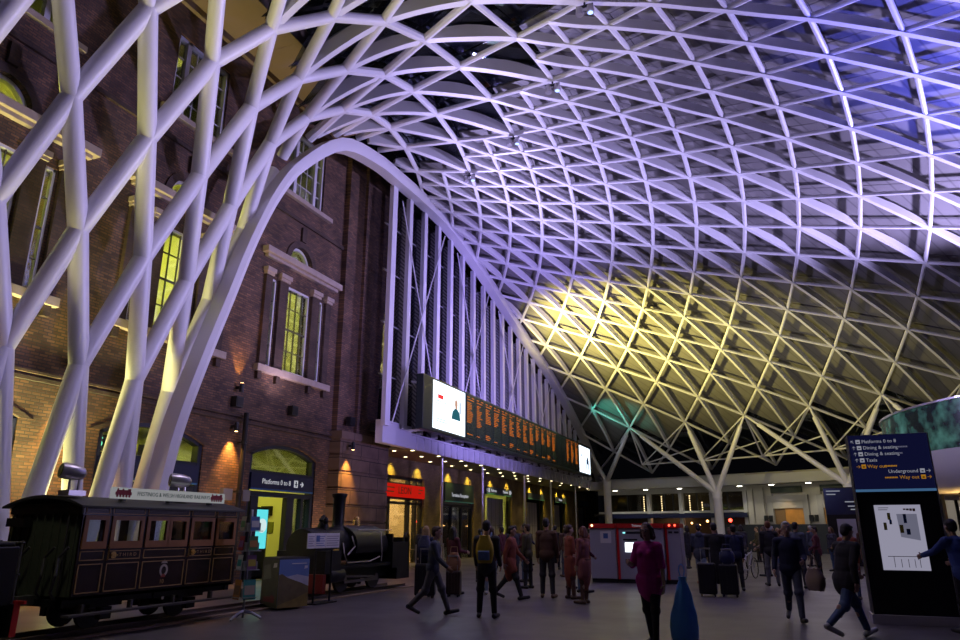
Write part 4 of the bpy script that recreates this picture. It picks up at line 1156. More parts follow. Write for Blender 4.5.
for y in (-HL, 0, HL): mb.box(-.7, .7, y - .05, y + .05, .4, .5)
L(mb, 'sole_bar', BLACK)
mb = MB(); mb.box(HW - .02, HW + .14, -HL - .1, HL + .1, .27, .30)
for y in (-1.5, -.6, .3, 1.2): mb.box(HW - .06, HW + .02, y - .02, y + .02, .28, .42)
L(mb, 'footboard', mat('footboard', (.06, .055, .055), .5))
for y in (-.95, .85):
    for s in (-1, 1):
        mb = MB(); mb.lathe((s * .3, y, .253), [(.25, -.03), (.25, .03)], 24, 'X')
        for q in range(8): mb.bar((s * .3, y, .24), (s * .3, y + .2 * cos(q * PI / 4), .24 + .2 * sin(q * PI / 4)), .03, .03)
        L(mb, 'wheel', mat('wheel_iron', (.03, .028, .028), .5))
        mb = MB(); mb.box(s * .62 - .05, s * .62 + .06, y - .1, y + .1, .16, .34); mb.box(s * .62 - .04, s * .62 + .04, y - .3, y + .3, .35, .4); L(mb, 'axle_box', BLACK)
    mb = MB(); mb.tube((-.6, y, .24), (.6, y, .24), .04); L(mb, 'axle', BLACK)
mb = MB()
for x in (-.35, .2, .5): mb.path([(x, -HL - .03, .5), (x + .05, -HL - .16, .6), (x + .16, -HL - .2, .85), (x + .1, -HL - .15, 1.1), (x + .22, -HL - .1, 1.25)], .022, 8)
mb.path([(.6, -HL - .08, .6), (.6, -HL - .08, 1.7)], .016, 6); mb.path([(-.6, -HL - .08, .6), (-.6, -HL - .08, 1.7)], .016, 6)
mb.box(-.1, .1, -HL - .3, -HL, .42, .55)
L(mb, 'brake_pipe', mat('brake_pipe', (.06, .06, .055), .5))
L(MB().box(-.65, -.25, -HL - .18, -HL - .03, 1.55, 1.68), 'end_lamp_box', BLACK)
# board and spotlights on the roof
t = thing('name_board', 'long white railway name board lying along the carriage roof edge', 'sign', (cx + .72, cy, RZ + 1.93))
mb = MB(); mb.box(TX + .7, TX + .74, 8.5, 11.1, RZ + 1.99, RZ + 2.17); mb.build('board', emit_mat('glowing_board_white', (.55, .56, .58), .42), t, world=True)  # board emits a little, standing in for lamp light on it
mb = MB()
for y in (8.8, 9.8, 10.8): mb.box(TX + .6, TX + .7, y - .03, y + .03, RZ + 1.955, RZ + 2.05)
mb.build('bracket', DARK, t, world=True)
text_mesh('FFESTINIOG & WELSH HIGHLAND RAILWAYS', .095, (TX + .744, 9.85, RZ + 2.08), FACE_X, mat('sign_green_letters', (.01, .06, .04), .6), 'lettering', t, align='CENTER', xs=.88, depth=.002)
LOCORED = mat('sign_red_engine', (.25, .01, .02), .6)
for y in (8.57, 10.72):
    mb = MB(); x0, x1 = TX + .74, TX + .745
    mb.box(x0, x1, y, y + .32, RZ + 2.05, RZ + 2.1); mb.box(x0, x1, y + .02, y + .26, RZ + 2.1, RZ + 2.13); mb.box(x0, x1, y + .24, y + .3, RZ + 2.1, RZ + 2.15); mb.box(x0, x1, y + .03, y + .055, RZ + 2.12, RZ + 2.155); mb.box(x0, x1, y + .13, y + .16, RZ + 2.12, RZ + 2.15)
    for q in range(5): mb.lathe((x0, y + .04 + q * .06, RZ + 2.035), [(.022, 0), (.022, .005)], 10, 'X')
    mb.build('engine_motif', LOCORED, t, world=True)
for y, lb in ((7.97, 'chrome spotlight on the carriage roof at the left end of the name board'), (10.2, 'chrome spotlight on the carriage roof near its right end')):
    z = RZ + 2.075; t = thing('spotlight', lb, 'spotlight', (TX + .3, y, z), group='spotlights on the carriage roof')
    d = Vector((-.35, -.9, .12)).normalized() if y < 9 else Vector((-.5, -.8, .05)).normalized(); c = Vector((TX + .45, y, z + .3))
    mb = MB(); mb.path([c + d * .17, c + d * .1, c - d * .05, c - d * .16, c - d * .2], [.12, .125, .12, .09, .04], 18); mb.build('lamp_head', CHROME, t, world=True, smooth=True)
    mb = MB(); mb.tube(c + d * .171, c + d * .18, .105, n=16); mb.build('lens', BLACK, t, world=True)
    mb = MB(); mb.tube(c + Vector((0, .14, -.03)), c + Vector((0, .14, -.3)), .018); mb.tube(c + Vector((0, -.02, -.1)), c + Vector((0, -.02, -.3)), .018); mb.box(c.x - .12, c.x + .12, c.y - .1, c.y + .2, z - .06, z + .02); mb.build('bracket', CHROME, t, world=True)

# tender at the far left
t = thing('locomotive_tender', 'black tender end with ladder rails and red bufferbeam edge at the far left', 'tender', (TX, 6.2, RZ))
mb = MB(); mb.box(-.72, .72, -1.3, .95, .5, 1.28); mb.box(-.68, .68, -1.3, .9, 1.28, 1.34); mb.build('tank', BLACK, t, bevel=.02)
mb = MB(); mb.box(-.78, .78, .95, 1.03, .1, .52); mb.build('buffer_beam', BLACK, t)
mb = MB(); mb.box(.72, .78, 1.03, 1.04, .1, .56); mb.box(.68, .9, 1.0, 1.04, .52, .56); mb.box(.78, .79, .95, 1.04, .1, .56); mb.build('red_edge', mat('signal_red', (.42, .01, .01), .45), t)
mb = MB(); mb.box(.72, .74, -1.25, .2, .55, 1.25); mb.build('side_panel', mat('maroon', (.07, .006, .01), .3), t)
mb = MB()
for x in (.55, .1, -.4): mb.tube((x, 1.08, .5), (x, 1.08, 1.36), .016, n=8)
for z in (.9, 1.33): mb.tube((-.45, 1.08, z), (.6, 1.08, z), .014, n=8)
mb.build('end_rail', mat('grey_rail', (.1, .1, .1), .45), t)
mb = MB(); mb.path([(.3, 1.05, .2), (.3, 1.16, .16), (.3, 1.2, .08), (.3, 1.13, .03), (.3, 1.08, .07)], .025, 8); mb.build('coupling_hook', BLACK, t)
for y in (-.8, .4):
    for s in (-1, 1): mb = MB(); mb.lathe((s * .3, y, .255), [(.25, -.04), (.25, .03)], 20, 'X'); mb.build('wheel', BLACK, t)
mb = MB(); mb.box(-.45, .45, -1.2, .95, .3, .5); mb.build('frame', BLACK, t)

# locomotive
LOC = mat('black_engine', (.006, .006, .007), .45, spec=.3)
LOCG = mat('gunmetal_rod', (.22, .2, .2), .35, .8)
t = thing('steam_locomotive', 'small black saddle tank steam locomotive in front of the brick pier', 'locomotive', (TX, 16.8, RZ))
mb = MB()
for s in (-1, 1): mb.box(s * .4 - .03, s * .4 + .03, -2.0, 2.0, .3, .62)
mb.box(-.68, .68, -2.0, 2.1, .58, .66); mb.box(-.72, .72, 1.4, 2.15, .2, .66); mb.build('frame', LOC, t)
mb = MB(); mb.box(-.75, .75, -2.2, -2.08, .08, .5); mb.build('buffer_beam', mat('deep_red', (.2, .008, .008), .5), t)
mb = MB(); mb.box(-.7, .7, -2.08, -1.4, .5, 1.02); mb.lathe((0, -1.35, 1.1), [(.43, -.75), (.45, -.7), (.45, .0), (.42, .02)], 24, 'Y'); mb.build('smokebox', LOC, t, smooth=True)
mb = MB(); mb.lathe((0, -.2, 1.15), [(.42, -1.2), (.42, 1.6)], 24, 'Y'); mb.build('boiler', LOC, t, smooth=True)
mb = MB(); n = 14; vs = []
for y in (-.55, 1.05):
    for i in range(n + 1):
        a = -.35 + (PI + .7) * i / n; vs.append((.62 * cos(a), y, 1.12 + (.5 if sin(a) > 0 else .55) * sin(a)))
fs = [(i, i + 1, n + 2 + i, n + 1 + i) for i in range(n)] + [tuple(range(n, -1, -1)), tuple(range(n + 1, 2 * n + 2)), (n, 0, n + 1, 2 * n + 1)]
mb.add(vs, fs); mb.build('saddle_tank', LOC, t, smooth=True)
mb = MB(); mb.lathe((0, -.55, 1.5), [(.24, 0), (.17, .08), (.15, .2), (.16, .8), (.2, .86), (.2, .92), (.17, .93)], 20); mb.build('chimney', LOC, t, smooth=True)
mb = MB(); mb.lathe((.05, -1.3, 1.5), [(.16, 0), (.14, .1), (.1, .2), (.12, .24), (.06, .32), (.03, .36)], 16); mb.ell((.2, -1.42, 1.72), (.07, .07, .09)); mb.bar((.05, -1.3, 1.7), (.25, -1.5, 1.8), .04, .04); mb.build('dome', LOC, t, smooth=True)
mb = MB(); mb.lathe((0, .35, 1.6), [(.11, 0), (.1, .1), (.07, .18), (.09, .2), (.03, .26)], 16); mb.build('safety_valve', BRASS, t, smooth=True)
mb = MB(); mb.box(-.72, .72, 1.1, 1.16, .66, 1.4); mb.box(-.74, .74, 2.02, 2.1, .5, 1.3)
for s in (-1, 1): mb.box(s * .72 - .02, s * .72 + .02, 1.1, 2.1, .5, 1.18)
mb.path([(.72, 1.75, 1.18), (.72, 1.8, 1.36), (.72, 1.95, 1.44), (.72, 2.1, 1.3)], .03, 8)
mb.build('cab_sheet', LOC, t)
for y in (-.8, .75):
    for s in (-1, 1):
        mb = MB(); mb.lathe((s * .32, y, .333), [(.33, -.04), (.33, .04)], 28, 'X'); lw = mb.build('wheel', mat('wheel_iron', (.03, .028, .028), .5), t)
        mb = MB(); mb.lathe((s * .42, y, .31), [(.08, -.03), (.08, .04)], 12, 'X'); mb.build('crank_pin', LOCG, lw)
for s in (-1, 1):
    mb = MB(); mb.bar((s * .46, -.85, .25), (s * .46, .8, .25), .03, .07); mb.bar((s * .5, -1.4, .42), (s * .48, .75, .3), .03, .05); mb.build('coupling_rod', LOCG, t)
    mb = MB(); mb.lathe((s * .56, -1.5, .45), [(.17, -.3), (.18, -.28), (.18, .28), (.17, .3)], 18, 'Y'); mb.build('cylinder', LOC, t, smooth=True)
mb = MB(); mb.path([(.66, -1.3, 1.2), (.68, -1.25, .95), (.68, -1.1, .72), (.68, 0, .72), (.68, .5, .82)], .018, 8); mb.path([(.66, .55, 1.45), (.68, .6, 1.0), (.68, .6, .7)], .016, 8); mb.tube((.64, -.6, 1.5), (.64, 1.2, 1.5), .014)
mb.path([(.66, -.9, 1.35), (.7, -.8, 1.1), (.68, -1.1, .9)], .02, 8)
mb.build('handrail', mat('pale_pipe', (.35, .32, .28), .35, .6), t)
mb = MB(); mb.box(.66, .69, -1.75, -1.5, .98, 1.06); mb.build('number_plate', BRASS, t)

# information boards before the locomotive
PAPER = mat('white_sheet', (.62, .6, .6), .6); PRINT = mat('grey_print', (.2, .2, .22), .7); INKB = mat('blue_print', (.06, .12, .3), .6)
t = thing('information_stand', 'white information sheets on a stand at the front of the locomotive', 'information board', (-9.75, 14.35, 0))
mb = MB(); mb.tube((-9.75, 14.1, .005), (-9.75, 14.1, 1.15), .025); mb.tube((-9.75, 14.75, .005), (-9.75, 14.75, 1.15), .025); mb.box(-9.95, -9.6, 14.0, 14.85, .004, .03); mb.build('stand', BLACK, t, world=True)
for k, (y0, y1) in enumerate(((13.72, 14.0), (14.02, 14.42), (14.44, 15.0))):
    mb = MB(); mb.box(-9.74, -9.72, y0, y1, 1.2, 1.53); mb.build('sheet', PAPER, t, world=True)
    mb = MB()
    for q in range(5): mb.box(-9.72, -9.716, y0 + .03, y1 - .03 - .05 * (q % 2), 1.25 + q * .05, 1.265 + q * .05)
    if k == 1: mb.box(-9.72, -9.715, y0 + .03, y0 + .16, 1.34, 1.48)
    mb.build('print', INKB if k == 1 else PRINT, t, world=True)

# poster cube -------------------------------------------------------------
A, B, Cc = Vector((-9.72, 12.78, 0)), Vector((-10.45, 13.18, 0)), Vector((-9.45, 13.45, 0))
Dd = B + Cc - A
t = thing('poster_box', 'box display with a landscape poster beside the leaflet stand', 'display box', A)
mb = MB(); mb.add([A + Vector((0, 0, .042)), Cc + Vector((0, 0, .042)), Dd + Vector((0, 0, .042)), B + Vector((0, 0, .042)), A + Vector((0, 0, 1.04)), Cc + Vector((0, 0, 1.04)), Dd + Vector((0, 0, 1.04)), B + Vector((0, 0, 1.04))], [(0, 3, 2, 1), (4, 5, 6, 7), (0, 1, 5, 4), (1, 2, 6, 5), (2, 3, 7, 6), (3, 0, 4, 7)]); mb.build('box', DARK, t, world=True)
def poster_quad(P, Q, z0, z1, off, name, m, pts=None):
    u = (Q - P); w = u.length; u.normalize(); nrm = u.cross(Vector((0, 0, 1)))
    if nrm.dot(camv - P) < 0: nrm = -nrm
    pts = pts or [(0, 0), (1, 0), (1, 1), (0, 1)]
    f = [P + u * (w * a) + Vector((0, 0, z0 + (z1 - z0) * b)) + nrm * (off + .004) for a, b in pts]; bk = [x - nrm * .004 for x in f]; n = len(pts)
    mb = MB(); mb.add(f + bk, [tuple(range(n)), tuple(range(2 * n - 1, n - 1, -1))] + [(i, n + i, n + (i + 1) % n, (i + 1) % n) for i in range(n)])
    mb.build(name, m, t, world=True)
g = Vector((A - B)).normalized() * .02
poster_quad(A, Cc, .05, 1.0, .005, 'poster_sky', mat('poster_sky', (.11, .19, .42), .45))
poster_quad(A, Cc, .05, 1.0, .010, 'poster_cloud', mat('poster_cloud', (.42, .42, .52), .5, noise=.3, nscale=6), [(0, .3), (1, .3), (1, .62), (.6, .68), (.3, .64), (0, .7)])
poster_quad(A, Cc, .05, 1.0, .015, 'poster_hill', mat('poster_hill', (.12, .09, .035), .6, noise=.6, nscale=7), [(0, 0), (1, 0), (1, .42), (.75, .5), (.5, .56), (.28, .62), (.1, .7), (0, .68)])
poster_quad(A, Cc, .05, 1.0, .020, 'poster_grass', mat('poster_grass', (.2, .14, .03), .6, noise=.5, nscale=9), [(0, 0), (1, 0), (1, .3), (.6, .18), (.3, .12), (0, .05)])
poster_quad(A, Cc, .05, 1.0, .020, 'poster_caption', PAPER, [(.4, .9), (.9, .9), (.9, .92), (.4, .92)])
poster_quad(A, Cc, .05, 1.0, .020, 'poster_logo', PAPER, [(.82, .79), (.93, .81), (.93, .86), (.84, .86)])
poster_quad(B, A, .05, 1.0, .005, 'poster_forest', mat('poster_forest', (.035, .045, .02), .5, noise=.7, nscale=7))
poster_quad(B, A, .05, 1.0, .010, 'poster_mist', mat('poster_mist', (.12, .13, .1), .5, noise=.4, nscale=5), [(.1, .55), (.6, .6), (.5, .9), (.1, .85)])
poster_quad(B, A, .05, 1.0, .012, 'poster_train', mat('poster_train', (.14, .012, .012), .5), [(.2, .1), (.85, .1), (.85, .22), (.7, .26), (.6, .22), (.2, .2)])
poster_quad(B, A, .05, 1.0, .012, 'poster_logo', PAPER, [(.68, .82), (.9, .84), (.9, .93), (.72, .92)])

# leaflet carousel ---------------------------------------------------------
sx, sy = -9.33, 11.3
t = thing('leaflet_stand', 'slim grey leaflet carousel between the carriage and the poster box', 'leaflet stand', (sx, sy, 0))
GREYM = mat('grey_stand_metal', (.36, .37, .4), .4, .4)
mb = MB(); mb.tube((sx, sy, .04), (sx, sy, 1.98), .022); mb.build('pole', GREYM, t, world=True)
mb = MB()
for a in (.5, 2.6, 4.7): mb.path([(sx, sy, .16), (sx + .16 * cos(a), sy + .16 * sin(a), .12), (sx + .33 * cos(a), sy + .33 * sin(a), .03)], [.03, .028, .022], 8)
mb.build('base', GREYM, t, world=True)
ll = ['cream', 'blue', 'red', 'green', 'white', 'purple', 'orange', 'teal', 'yellow', 'brown']
lc = [(.35, .3, .25), (.08, .14, .35), (.3, .05, .05), (.08, .2, .08), (.5, .5, .52), (.2, .1, .25), (.4, .18, .05), (.05, .25, .25), (.4, .33, .06), (.18, .1, .06)]
lv = 0
ux, uy = cos(YAW), sin(YAW)
levels = [(1.68, 'top'), (1.32, 'second'), (.98, 'third'), (.5, 'bottom')]
for zi, (z, nm) in enumerate(levels):
    for a in range(4):
        an = YAW - PI / 2 + (a - .5) * PI / 2
        mb = MB(); dx, dy = cos(an), sin(an); c = Vector((sx + dx * .13, sy + dy * .13, z)); tv = Vector((-dy, dx, 0))
        mb.obox(c + Vector((0, 0, -.02)), tv * .13, Vector((dx, dy, 0)) * .006, Vector((0, 0, .07))); mb.obox(c + Vector((dx * .03, dy * .03, -.1)), tv * .13, Vector((dx, dy, 0)) * .035, Vector((0, 0, .006)))
        mb.tube((sx, sy, z - .08), c + Vector((0, 0, -.08)), .008); mb.build('holder', GREYM, t, world=True)
for zi, (z, nm) in enumerate(levels):
    for a in range(2):
        an = YAW - PI / 2 + (a - .5) * PI / 2; dx, dy = cos(an), sin(an); c = Vector((sx + dx * .165, sy + dy * .165, z)); tv = Vector((-dy, dx, 0)); up = Vector((-dx * .1, -dy * .1, .99))
        lf = thing('leaflet', '%s leaflet in the %s tier of the leaflet stand, %s side' % (ll[lv % 10], nm, ('left', 'right')[a]), 'leaflet', c - Vector((0, 0, .09)), group='leaflets in the carousel')
        big = 1.35 if zi == 3 else 1
        mb = MB(); mb.obox(c + up * .04, tv * .09 * big, Vector((dx, dy, 0)) * .004, up * .13 * big); mb.build('cover', mat('leaflet_' + ll[lv % 10], lc[lv % 10], .4), lf, world=True)
        mb = MB(); mb.obox(c + up * .03 + Vector((dx, dy, 0)) * .006, tv * .075 * big, Vector((dx, dy, 0)) * .002, up * .06 * big); mb.build('picture', mat('leaflet_pic_' + ll[(lv + 3) % 10], lc[(lv + 3) % 10], .4), lf, world=True)
        lv += 1

# =================================================================== TOTEM SIGN
t = thing('totem_sign', 'tall navy wayfinding totem with a white map panel on the right', 'sign totem', (2.15, 15.3, 0))
TY = 15.1
mb = MB(); mb.box(1.47, 2.8, TY, TY + .45, .16, 3.33); mb.build('body', BLACK, t, world=True, bevel=.01)
mb = MB(); mb.box(1.47, 2.8, TY - .012, TY, 2.33, 3.32); npn = mb.build('navy_panel', emit_mat('totem_navy', (.012, .014, .075), .32), t, world=True)
mb = MB(); mb.box(1.47, 2.8, TY - .016, TY, 2.28, 2.325); mb.build('stripe', emit_mat('totem_stripe', (.12, .3, .6), .35), t, world=True)
mb = MB(); mb.box(1.44, 2.83, TY - .05, TY + .5, .005, .16); mb.build('plinth', mat('totem_plinth', (.42, .4, .42), .5), t, world=True)
mb = MB(); mb.box(1.465, 1.48, TY - .02, TY, .16, 3.33); mb.box(2.785, 2.805, TY - .02, TY, .16, 3.33); mb.build('edge_trim', CHROME, t, world=True)
TW = emit_mat('totem_white', (.55, .56, .68), .42); TY_ = emit_mat('totem_yellow', (.75, .33, .02), .42); TG = emit_mat('totem_grey', (.3, .3, .45), .3)
def totem_line(z, txt, m, x_icon, x_txt, arrow, align='LEFT', small=None, sm_x=0, sm_l=.2):
    y = TY - .014
    mb = MB(); mb.box(x_icon, x_icon + .075, y - .004, y, z - .035, z + .04); mb.build('pictogram', m, npn, world=True)
    mb = MB(); mb.box(x_icon + .02, x_icon + .055, y - .006, y - .003, z - .015, z + .005); mb.build('pictogram_detail', NAVY, npn, world=True)
    text_mesh(txt, .088, (x_txt, y, z), FACE_NY, m, 'lettering', npn, align=align, depth=.002)
    ax, d = arrow; mb = MB(); dv = Vector(d).normalized(); c = Vector((ax, y - .003, z)); pv = Vector((-dv.z, 0, dv.x))
    mb.bar(c - dv * .03, c + dv * .03, .006, .014, (0, 1, 0)); tip = c + dv * .032
    for s in (-1, 1): mb.bar(tip, tip - dv * .026 + pv * s * .026, .006, .013, (0, 1, 0))
    mb.build('arrow', m, npn, world=True)
    if small:
        mb = MB(); x = sm_x
        while x < sm_x + sm_l: mb.box(x, x + .02, y - .004, y, z - .012, z + .014); x += .026
        mb.build('small_text', TG if m is TW else m, npn, world=True)
W_ = (-1, 0, 0)
totem_line(3.2, 'Platforms 0 to 8', TW, 1.6, 1.7, (1.545, (-.7, 0, .7)))
totem_line(3.085, 'Dining & seating', TW, 1.61, 1.71, (1.555, (0, 0, 1)), small=1, sm_x=2.24)
totem_line(2.97, 'Dining & seating', TW, 1.62, 1.72, (1.565, (0, 0, 1)), small=1, sm_x=2.25, sm_l=.1)
totem_line(2.855, 'Taxis', TW, 1.63, 1.73, (1.575, (0, 0, 1)))
totem_line(2.74, 'Way out', TY_, 1.64, 1.74, (1.585, (1, 0, 0)), small=1, sm_x=2.02)
totem_line(2.64, 'Underground', TW, 2.58, 2.55, (2.71, (1, 0, 0)), align='RIGHT')
totem_line(2.53, 'Way out', TY_, 2.58, 2.55, (2.71, (1, 0, 0)), align='RIGHT', small=1, sm_x=2.0)
mb = MB(); mb.box(1.74, 2.48, TY - .02, TY, .91, 2.04); mpn = mb.build('map_panel', emit_mat('map_white', (.36, .35, .46), .75), t, world=True)
mb = MB(); mb.box(1.84, 2.36, TY - .024, TY - .02, 1.14, 1.15)
for x in (1.93, 2.04, 2.15, 2.25, 2.33): mb.box(x, x + .008, TY - .024, TY - .02, .96, 1.14 if x < 2 else 1.1)
mb.box(1.8, 1.97, TY - .024, TY - .02, 1.985, 1.995); mb.box(1.8, 1.95, TY - .024, TY - .02, 1.95, 1.96)
mb.build('map_table', mat('map_ink', (.03, .03, .05), .6), mpn, world=True)
mb = MB(); mb.plate([(2.08, 1.88), (2.4, 1.88), (2.4, 1.42), (2.1, 1.48)], [], -.004, 0, lambda x, y, z: (y, TY - .021 + x, z)); mb.build('map_plan', emit_mat('map_grey', (.17, .17, .24), .7), mpn, world=True)
for nm, m_, quads in (('map_yellow', (.45, .42, .05), ((1.93, 1.78, .05, .12), (1.85, 1.6, .05, .13), (2.1, 1.55, .06, .14))), ('map_blue', (.02, .08, .25), ((1.95, 1.7, .04, .08), (2.18, 1.72, .05, .16), (2.2, 1.52, .06, .1)))):
    mb = MB()
    for x, z, w, h in quads: mb.box(x, x + w, TY - .028, TY - .022, z, z + h)
    mb.build(nm, mat(nm, m_, .6), mpn, world=True)
mb = MB()
for i in range(4): mb.box(2.2 + i * .05, 2.24 + i * .05, TY - .026, TY - .02, 1.95 - .008 * i, 1.975)
mb.build('map_red_mark', mat('map_red', (.35, .06, .03), .6), mpn, world=True)
# small totem in the background
t = thing('totem_sign', 'smaller navy wayfinding totem behind the walking man, half hidden by the big one', 'sign totem', (3.0, 38, 0))
mb = MB(); mb.box(2.35, 4.0, 38, 38.4, .005, 3.55); mb.build('body', BLACK, t, world=True)
mb = MB(); mb.box(2.35, 4.0, 37.98, 38, 2.3, 3.5); mb.build('navy_panel', NAVY, t, world=True)
mb = MB()
for z, x, w in ((3.35, 2.45, .6), (3.2, 2.45, .4), (2.85, 3.2, .7), (2.65, 3.3, .6), (2.5, 3.4, .5)): mb.box(x, x + w, 37.97, 37.98, z, z + .05)
mb.build('lettering_row', emit_mat('far_letters', (.4, .42, .5), .5), t, world=True)
mb = MB(); mb.box(2.75, 3.55, 37.97, 37.99, 1.2, 2.1); mb.build('map_panel', mat('map_far', (.45, .45, .5), .6), t, world=True)

# =================================================================== TICKET MACHINES
MACH = mat('machine_grey', (.33, .32, .37), .45); MRED = mat('machine_red', (.5, .012, .014), .4)
units = [(-5.6, -4.75), (-4.72, -3.25), (-3.22, -2.75)]
for k, (x0, x1) in enumerate(units):
    yb = 23.3 + (.0, .0, .15)[k]
    t = thing('ticket_machine', ['left grey ticket machine with a paper notice on its side', 'grey ticket machine with the lit white screen', 'right grey ticket machine, narrowest and nearest the tree column'][k], 'ticket machine', ((x0 + x1) / 2, yb + .4, 0), group='ticket machines')
    mb = MB(); mb.box(x0, x1, yb, yb + .9, .12, 1.66); mb.build('cabinet', MACH, t, world=True, bevel=.02)
    mb = MB(); mb.box(x0 + .02, x1 - .02, yb + .04, yb + .85, .005, .12); mb.build('plinth', DARK, t, world=True)
    mb = MB(); mb.box(x0, x1, yb - .05, yb + .95, 1.66, 1.8); mb.build('header', MRED, t, world=True)
    if k: mb = MB(); mb.box(x0 - .004, x0 + .07, yb - .02, yb + .3, .12, 1.655); mb.build('red_edge', MRED, t, world=True)
    if k == 1:
        mb = MB(); mb.box(x0 + .25, x0 + .66, yb - .012, yb, .93, 1.22); mb.build('screen', emit_mat('machine_screen', (.85, .93, 1), 2.0), t, world=True)
        text_mesh('Tickets', .1, (x0 + .5, yb - .052, 1.73), FACE_NY, TW, 'lettering', t, depth=.002)
        mb = MB(); mb.box(x0 + .2, x0 + .8, yb - .01, yb, 1.48, 1.55); mb.box(x0 + .2, x0 + .65, yb - .01, yb, 1.28, 1.33); mb.box(x0 + .85, x0 + 1.15, yb - .02, yb, .75, 1.2); mb.box(x0 + .25, x0 + .7, yb - .03, yb, .6, .72); mb.build('slot_panel', DARK, t, world=True)
        mb = MB(); mb.box(x0 + .2, x0 + .28, yb - .02, yb - .008, 1.49, 1.54); mb.build('indicator', emit_mat('cyan_indicator', (.3, .9, .9), 1.2), t, world=True)
    if k == 0: mb = MB(); mb.box(x0 + .35, x0 + .7, yb - .01, yb, 1.2, 1.56); mb.build('notice', PAPER, t, world=True); mb = MB(); mb.box(x0 + .45, x0 + .6, yb - .014, yb - .01, 1.34, 1.5); mb.build('notice_print', INKB, t, world=True)
    if k == 2: mb = MB(); mb.box(x0 + .1, x0 + .22, yb - .01, yb, 1.5, 1.56); mb.box(x0 + .28, x0 + .42, yb - .01, yb, 1.5, 1.56); mb.build('slot_panel', DARK, t, world=True)
    mb = MB()
    for x in ((x0 + .1,), (x0 + 1.05,), (x0 + .15, x0 + .32))[k]: mb.ell((x, yb - .06, 1.74), (.035, .02, .035), 10, 8)
    mb.build('status_lamp', emit_mat('status_lamp', (1, .75, .35), 4) if k < 2 else emit_mat('status_red', (1, .1, .05), 3), t, world=True)

# =================================================================== PEOPLE
SKIN = [mat('skin_light', (.42, .25, .18), .55), mat('skin_tan', (.3, .17, .11), .55), mat('skin_brown', (.14, .075, .045), .55)]
def cloth(name, c): return mat('cloth_' + name, c, .85, noise=.18, nscale=14)
CL = {k: cloth(k, c) for k, c in dict(black=(.014, .013, .015), charcoal=(.035, .034, .04), navy=(.012, .016, .045), slate=(.06, .07, .1), grey=(.13, .13, .14), denim=(.06, .1, .19), paleblue=(.2, .26, .36),
     brown=(.1, .05, .028), tan=(.26, .17, .09), rust=(.26, .06, .03), maroon=(.09, .016, .024), magenta=(.42, .016, .19), olive=(.07, .06, .025), white=(.5, .5, .5), blue=(.03, .06, .22), khaki=(.22, .16, .09), coral=(.3, .1, .08), cream=(.4, .34, .26)).items()}
HAIR = {k: mat('hair_' + k, c, .6, noise=.3, nscale=30) for k, c in dict(dark=(.012, .009, .008), brown=(.05, .025, .012), blond=(.3, .19, .08), grey=(.36, .36, .37), red=(.13, .035, .012)).items()}
SHOE = {k: mat('shoe_' + k, c, .5) for k, c in dict(black=(.012, .012, .012), white=(.45, .45, .45), red=(.3, .05, .05), brown=(.07, .035, .02)).items()}
EYEW = mat('eye_white', (.55, .53, .5), .3); EYED = mat('eye_dark', (.015, .012, .01), .2); LIP = mat('lip', (.25, .09, .08), .5)

def remesh(mb, name, vox, smooth_it, mats, pick=None):
    me = mb.mesh('tmp'); o = bpy.data.objects.new('tmp', me); COL.objects.link(o)
    r = o.modifiers.new('r', 'REMESH'); r.mode = 'VOXEL'; r.voxel_size = vox; r.use_smooth_shade = True
    if smooth_it:
        s = o.modifiers.new('s', 'SMOOTH'); s.factor = .5; s.iterations = smooth_it
    dg = bpy.context.evaluated_depsgraph_get()
    out = bpy.data.meshes.new_from_object(o.evaluated_get(dg), depsgraph=dg); out.name = name
    bpy.data.objects.remove(o); bpy.data.meshes.remove(me)
    out.materials.clear()
    for m in mats: out.materials.append(m)
    out.polygons.foreach_set('use_smooth', [True] * len(out.polygons))
    if pick:
        idx = [pick(p.center) for p in out.polygons]; out.polygons.foreach_set('material_index', idx)
    return out

